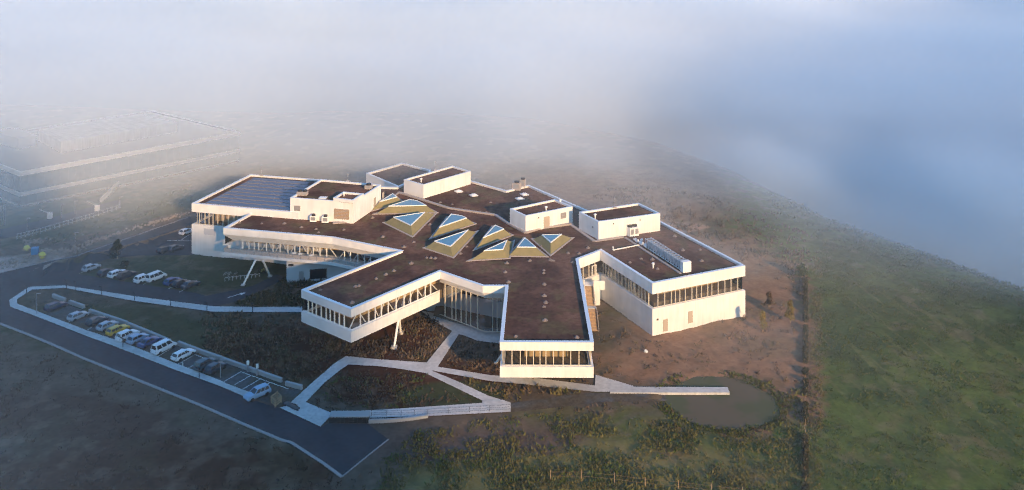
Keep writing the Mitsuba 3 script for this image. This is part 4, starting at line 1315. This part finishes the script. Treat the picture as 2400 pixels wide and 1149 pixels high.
BROWN = [(.045, .036, .028), (.085, .062, .044), (.15, .105, .07), (.075, .070, .036)]
OLIVE = [(.07, .074, .024), (.12, .114, .036), (.165, .144, .048), (.115, .088, .036)]
GREEN = [(.038, .060, .018), (.054, .082, .022), (.072, .094, .026), (.086, .086, .030)]
zone('undergrowth', 'dark brown low shrubs covering the bank below the pointed wing', 'undergrowth', [(465, 736), (706, 738), (822, 805), (880, 800), (930, 780), (1000, 735), (1055, 776), (1000, 848), (960, 846), (850, 838), (808, 832), (735, 888), (706, 900), (660, 888), (480, 828)], 2.2, (.3, .7), BROWN, 4, .7, .6, 2)
zone('undergrowth_triangle', 'brown and green low plants inside the triangle of pale paths', 'undergrowth', [(800, 872), (890, 864), (990, 880), (1062, 912), (1125, 938), (940, 956), (780, 965), (722, 944)], 2.0, (.2, .55), BROWN[:2] + [GREEN[1]], 4, .7, .6, 3)
zone('undergrowth_slope', 'brown low shrubs between courtyard and front wing', 'undergrowth', [(1078, 788), (1170, 808), (1170, 880), (1028, 860)], 2.4, (.3, .6), BROWN, 4, .7, .5, 4)
zone('undergrowth_verge', 'olive weeds between the two diverging pale paths', 'undergrowth', [(1020, 870), (1150, 897), (1392, 922), (1330, 924), (1200, 943), (1080, 893)], 2.6, (.3, .8), OLIVE + BROWN[1:3], 4, .7, .4, 5)
zone('undergrowth_edge', 'brown plants in the small wedge below the front wing', 'undergrowth', [(1180, 880), (1394, 885), (1460, 903), (1400, 903)], 2.2, (.3, .6), BROWN[1:3] + OLIVE[1:2], 4, .7, .4, 6)
zone('undergrowth_bank', 'olive bushes on the bank beside the drive under the terrace', 'undergrowth', [(546, 713), (610, 687), (672, 656), (775, 660), (705, 682), (706, 718)], 2.6, (.4, .9), [(.05, .045, .024), (.085, .076, .034), (.10, .075, .045), (.045, .055, .024)], 5, .8, .5, 7)
zone('scrub', 'sparse brown scrub on the bare soil round the long white block', 'scrub', [(1395, 720), (1528, 800), (1750, 725), (1860, 700), (1885, 900), (1800, 900), (1700, 880), (1480, 905), (1400, 880)], .55, (.15, .5), [(.075, .052, .036), (.14, .095, .062), (.10, .088, .045)], 4, .6, .9, 8)
zone('weeds', 'tall olive and yellowish weeds filling the bottom right foreground', 'weeds', [(985, 1010), (1120, 985), (1300, 968), (1560, 985), (1700, 1030), (1790, 985), (1880, 900), (1882, 1185), (880, 1185), (890, 1090)], 4.0, (.14, .52), OLIVE[:2] + [(.13, .118, .042), (.09, .078, .032)] + GREEN[1:3], 5, .9, .9, 9, .5)
zone('field_grass', 'rough green and brown tufts of the large hillside field', 'grass', [(1925, 560), (2120, 580), (2420, 700), (2420, 1180), (1900, 1180)], 2.4, (.12, .42), GREEN, 4, .9, .7, 10, .42)
zone('field_grass_far', 'hazy grass on the brow of the hill', 'grass', [(1800, 450), (1900, 490), (2420, 665), (2420, 705), (2120, 585), (1925, 562), (1800, 480)], .5, (.3, .8), GREEN, 4, .8, .5, 11, .45)
zone('scrub_back', 'hazy brown scrub on the slope behind the long white block', 'scrub', [(1380, 440), (1560, 440), (1800, 490), (1925, 570), (1880, 700), (1760, 620), (1560, 520), (1400, 470)], .5, (.25, .8), [(.07, .05, .035), (.125, .085, .055), (.085, .08, .04)], 4, .8, .8, 12)
zone('dark_scrub', 'dark sparse scrub on the ground in the bottom left corner', 'scrub', [(-20, 775), (469, 965), (660, 1045), (800, 1130), (850, 1170), (-20, 1170)], 1.1, (.12, .42), [(.040, .024, .019), (.056, .034, .025), (.046, .034, .022), (.070, .044, .032)], 4, .7, .9, 13)
zone('scrub_front', 'brown and grey scrub on the waste ground before the long pale path', 'scrub', [(912, 1035), (1100, 985), (1197, 972), (1300, 960), (1420, 948), (1560, 948), (1600, 975), (1300, 968), (1000, 1005), (880, 1085), (860, 1170), (815, 1130)], 1.0, (.2, .55), BROWN + [OLIVE[1]], 4, .7, .8, 14)
zone('bank_grass', 'misty grass on the bank between road and far building', 'grass', [(55, 573), (283, 498), (450, 428), (450, 498), (300, 545), (170, 582)], .8, (.2, .5), GREEN[:2] + BROWN[:1], 4, .7, .5, 15, .4)
zone('lawn_grass', 'short grass of the lawn between parked cars and terrace', 'grass', [(245, 612), (330, 604), (470, 606), (650, 640), (560, 676), (480, 690), (330, 655)], 2.2, (.08, .2), [(.05, .06, .03), (.07, .066, .036)], 3, .8, .3, 16, .4)
zone('loop_grass', 'short grass inside the loop path', 'grass', [(60, 705), (80, 684), (152, 680), (305, 709), (500, 737), (480, 828), (400, 798), (250, 742), (130, 696), (100, 728)], 1.8, (.08, .24), [(.05, .056, .03), (.066, .058, .036)], 3, .8, .4, 17, .4)
zone('reeds', 'ring of low reeds and rough grass round the shallow pond', 'reeds', [np.array(c) for c in PONDP.buffer(1.4).exterior.coords], 5.0, (.15, .5), OLIVE[:2] + GREEN[1:3] + BROWN[1:2], 5, .8, .8, 23, .5)


def tree(name, label, cat, c, h, w, palette, n, trunk_r, seed, group=None):
    k = thing(name, label, cat, group)
    r = np.random.default_rng(seed)
    tm = MB().tube(c - np.array([0, 0, .2]), c + np.array([.05, 0, h * .75]), trunk_r, trunk_r * .4, 7)
    for s in range(6):
        z = h * r.uniform(.25, .7); a = r.uniform(0, 6.28)
        tm.tube(c + np.array([0, 0, z]), c + np.array([math.cos(a) * w * .8, math.sin(a) * w * .8, z + h * .18]), trunk_r * .4, trunk_r * .15, 5)
    part(k, 'trunk', tm, 'timber')
    cc = np.column_stack([r.normal(0, .45, 26) * w, r.normal(0, .45, 26) * w, r.uniform(.18, .95, 26) * h])
    i = r.integers(0, 26, n)
    q = cc[i] + r.normal(0, .22, (n, 3)) * [w, w, h * .25]
    q[:, :2] *= np.clip(1.25 - q[:, 2:] / h, .25, 1)
    pal = np.array(palette)
    V, Fc, C = leaves(q + c, r.uniform(.18, .38, n), pal[r.integers(0, len(pal), n)] * (.8 + .4 * (i[:, None] % 5) / 4), .4, 3, .4, seed)
    scene[k + '__crown'] = mikit.ply((V, Fc), 'leaf', color=C)


AUT = [(.30, .21, .06), (.22, .17, .055), (.15, .13, .045)]
tree('young_tree', 'slim yellowing young tree on the bare soil, nearer the long white block', 'tree', gnd(1788, 776), 4.0, .8, AUT, 700, .09, 1, 'young trees right of the building')
tree('young_tree', 'slim yellowing young tree close to the dark hedge', 'tree', gnd(1852, 754), 4.2, .9, AUT, 900, .09, 2, 'young trees right of the building')
tree('young_tree', 'small reddish young tree nearest the corner of the long white block', 'tree', gnd(1802, 720), 3.2, .9, [(.12, .07, .035), (.10, .075, .04)], 900, .07, 3, 'young trees right of the building')
tree('young_tree', 'low bushy young tree at the top of the dark hedge', 'tree', gnd(1880, 650), 3.2, 1.5, GREEN[:2], 1200, .08, 4, 'young trees right of the building')
tree('roadside_tree', 'dark bushy tree at the road bend by the silver hatchback', 'tree', gnd(275, 607), 4.6, 1.9, [(.022, .034, .022), (.035, .048, .028)], 2600, .12, 5)
tree('roadside_bush', 'small dark bush on the lawn behind the white estate', 'bush', gnd(292, 628), 1.5, 1.5, [(.022, .030, .018), (.035, .040, .022)], 700, .05, 6)
# hedge along the field boundary
k = thing('hedge', 'long dark overgrown hedge running straight along the field boundary', 'hedge')
a, b = gnd(1888, 640), gnd(1888, 1180)
r = np.random.default_rng(31)
n = 11000
t = r.random(n) ** 1.15
lat = r.normal(0, .18, n)
hh = .45 + .45 * (meshkit.noise(np.column_stack([t * 60, t * 0, t * 0])) - .5) * 2
q = a + (b - a) * t[:, None] + np.column_stack([lat, lat * 0, r.random(n) * hh * (1 + 1.6 * np.exp(-(t / .12) ** 2)) * np.exp(-(lat / .9) ** 2)])
keep = meshkit.noise(np.column_stack([t * 34 + 5, t * 0, t * 0])) > .33
q = q[keep]; n = len(q)
V, Fc, C = leaves(q, r.uniform(.15, .36, n), np.array([(.030, .034, .022), (.048, .052, .026), (.075, .062, .034)])[r.integers(0, 3, n)], .4, 3, .5, 32)
scene[k + '__foliage'] = mikit.ply((V, Fc), 'leaf', color=C)
tm = MB()
for s in range(40):
    p = a + (b - a) * (s + .5) / 40
    tm.tube(p - [0, 0, .1], p + [r.normal(0, .2), r.normal(0, .2), .8], .05, .02, 5)
part(k, 'stem', tm, 'timber')
# dry grass strip on the field side of the hedge
sa, sb = gnd(1915, 600), gnd(1908, 1180)
zone('dry_grass', 'straw coloured dry grass strip beside the long hedge', 'grass', [sa[:2] + [-1.1, 0], sa[:2] + [1.1, 0], sb[:2] + [1.1, 0], sb[:2] + [-1.1, 0]], 6.0, (.10, .34), [(.09, .085, .036), (.14, .12, .05), (.11, .095, .042)], 4, .6, .6, 21, .5)

# ---------------------------------------------------------------- fog
X0, X1, Y0, Y1, Z0, Z1 = -1500.0, 1500.0, -500.0, 2200.0, -66.0, 100.0
nx, ny, nz = 300, 270, 42
xs = (np.arange(nx) + .5) / nx * (X1 - X0) + X0
ys = (np.arange(ny) + .5) / ny * (Y1 - Y0) + Y0
zs = (np.arange(nz) + .5) / nz * (Z1 - Z0) + Z0
Yg, Xg = np.meshgrid(ys, xs, indexing='ij')
FRONT = np.array([(-600, 130), (-260, 165), (-170, 206), (-120, 232), (-85, 246), (-40, 252), (0, 254), (40, 284), (70, 312), (90, 312), (110, 290), (140, 250), (220, 170), (400, 40), (900, -200)], float)
fy = np.interp(Xg, FRONT[:, 0], FRONT[:, 1])
pn2 = np.stack([Xg, Yg, 0 * Xg], -1)
n1 = meshkit.fbm(pn2 / [150, 90, 1], 4, 11)
n5 = meshkit.fbm(pn2 / [105, 62, 1] + 8, 3, 14)
n2 = meshkit.fbm(pn2 / [420, 160, 1] + 3, 3, 12)
depth = Yg - fy + (n1 - .5) * 60
ground_z = terr(Xg, Yg)
dens = np.zeros((nz, ny, nx))
Pz = np.stack([Xg, Yg, Xg * 0], -1)
Wg = .893 * Xg + .45 * Yg                       # across the sunbeams
right = sst(40, 260, Xg - 0.22 * (Yg - 250))
rd = ridge_dist(Xg, Yg)
glow = np.exp(-((Xg - 50) / 36) ** 2 - ((Yg - 248) / 74) ** 2)
bank_r = sst(155, 200, Wg) * sst(30, 75, Xg - .6 * Yg) * sst(900, 500, Xg)      # the fog sea stands higher right of the hill
bank_l = sst(56, 34, Wg) * sst(30, 6, Yg) * sst(-330, -250, Yg) * sst(-260, -200, Xg)   # and lies below the camera in front of it
for k_, z in enumerate(zs):
    n3 = meshkit.fbm((Pz + [0, 0, z * 1.0]) / [70, 45, 14], 4, 21)
    n7 = meshkit.fbm((Pz + [0, 0, z * 1.0]) / [130, 40, 9] + 2, 4, 27)
    n6 = meshkit.fbm((Pz + [0, 0, z * 1.0]) / [34, 44, 12] + 5, 3, 25)
    n4 = meshkit.fbm((Pz + [0, 0, z * 1.0]) / [28, 22, 9], 3, 22)
    top = 28 + 12 * sst(-70, -130, Xg) + 14 * sst(0, 200, depth) + (46 * (n2 - .48) + 34 * (n5 - .5)) * sst(60, 240, depth) - 12 * right
    body = sst(0, 90, depth) * sst(12, -14, z - top)
    fog = (0.062 - 0.040 * right) * body * np.clip((n3 - .5) * 2.2 + .85, 0.1, 1.5)
    wisp = 0.011 * sst(-70, 30, depth) * sst(38, 10, z) * np.clip((n4 * .5 + n6 * .5 - .46) * 9, 0, 1.9) + 0.006 * sst(20, 140, depth) * sst(24, 4, z - top) * np.clip((n7 - .5) * 7, 0, 1.3)
    brow = 0.060 * sst(165, 260, Yg) * sst(-58 + 40 * n6, -4, rd) * sst(60, 20, rd) * sst(28, 6, z) * sst(20, 60, Xg) * np.clip((n6 - .42) * 6, 0.06, 1.6) + 0.010 * sst(150, 230, Yg) * sst(-55, 0, rd) * sst(60, 20, rd) * sst(24, 4, z) * sst(20, 60, Xg)
    low = (0.0002 + .025 * glow) * sst(26, 4, z - ground_z) * np.clip((n4 - .4) * 4, 0, 1.5)
    left = 0.0045 * sst(-40, -120, Xg) * sst(150, 235, Yg) * sst(26, 6, z) * sst(-300, 0, Yg) * np.clip((n3 - .3) * 2.5, 0, 1.3)
    rim = 0.006 * bank_r * sst(100, 80, z) + 0.022 * bank_l * sst(4, -4, z - (59 + 30 * sst(4, -18, Wg) - .285 * (Yg - 30)))
    dens[k_] = 0.00005 + fog + wisp + brow + low + left + rim * np.clip((n3 - .5) * 1.6 + .9, .2, 1.4)
dens = np.clip(dens, 0, .07)
scene['fog_medium'] = {'type': 'heterogeneous', 'albedo': {'type': 'rgb', 'value': [.935, .976, .999]},
                       'sigma_t': {'type': 'gridvolume', 'grid': mi.VolumeGrid(dens[..., None].astype(np.float32)), 'filter_type': 'trilinear', 'wrap_mode': 'clamp',
                                   'to_world': T().translate([X0, Y0, Z0]).scale([X1 - X0, Y1 - Y0, Z1 - Z0])},
                       'phase': {'type': 'hg', 'g': 0.0}}
scene['haze'] = {'type': 'cube', 'to_world': T().translate([(X0 + X1) / 2, (Y0 + Y1) / 2, (Z0 + Z1) / 2]).scale([(X1 - X0) / 2 - 1, (Y1 - Y0) / 2 - 1, (Z1 - Z0) / 2 - 1]),
                 'bsdf': {'type': 'null'}, 'interior': {'type': 'ref', 'id': 'fog_medium'}}
labels['haze'] = {'label': 'drifting morning fog over the hill and the valley', 'category': 'fog', 'kind': 'stuff'}
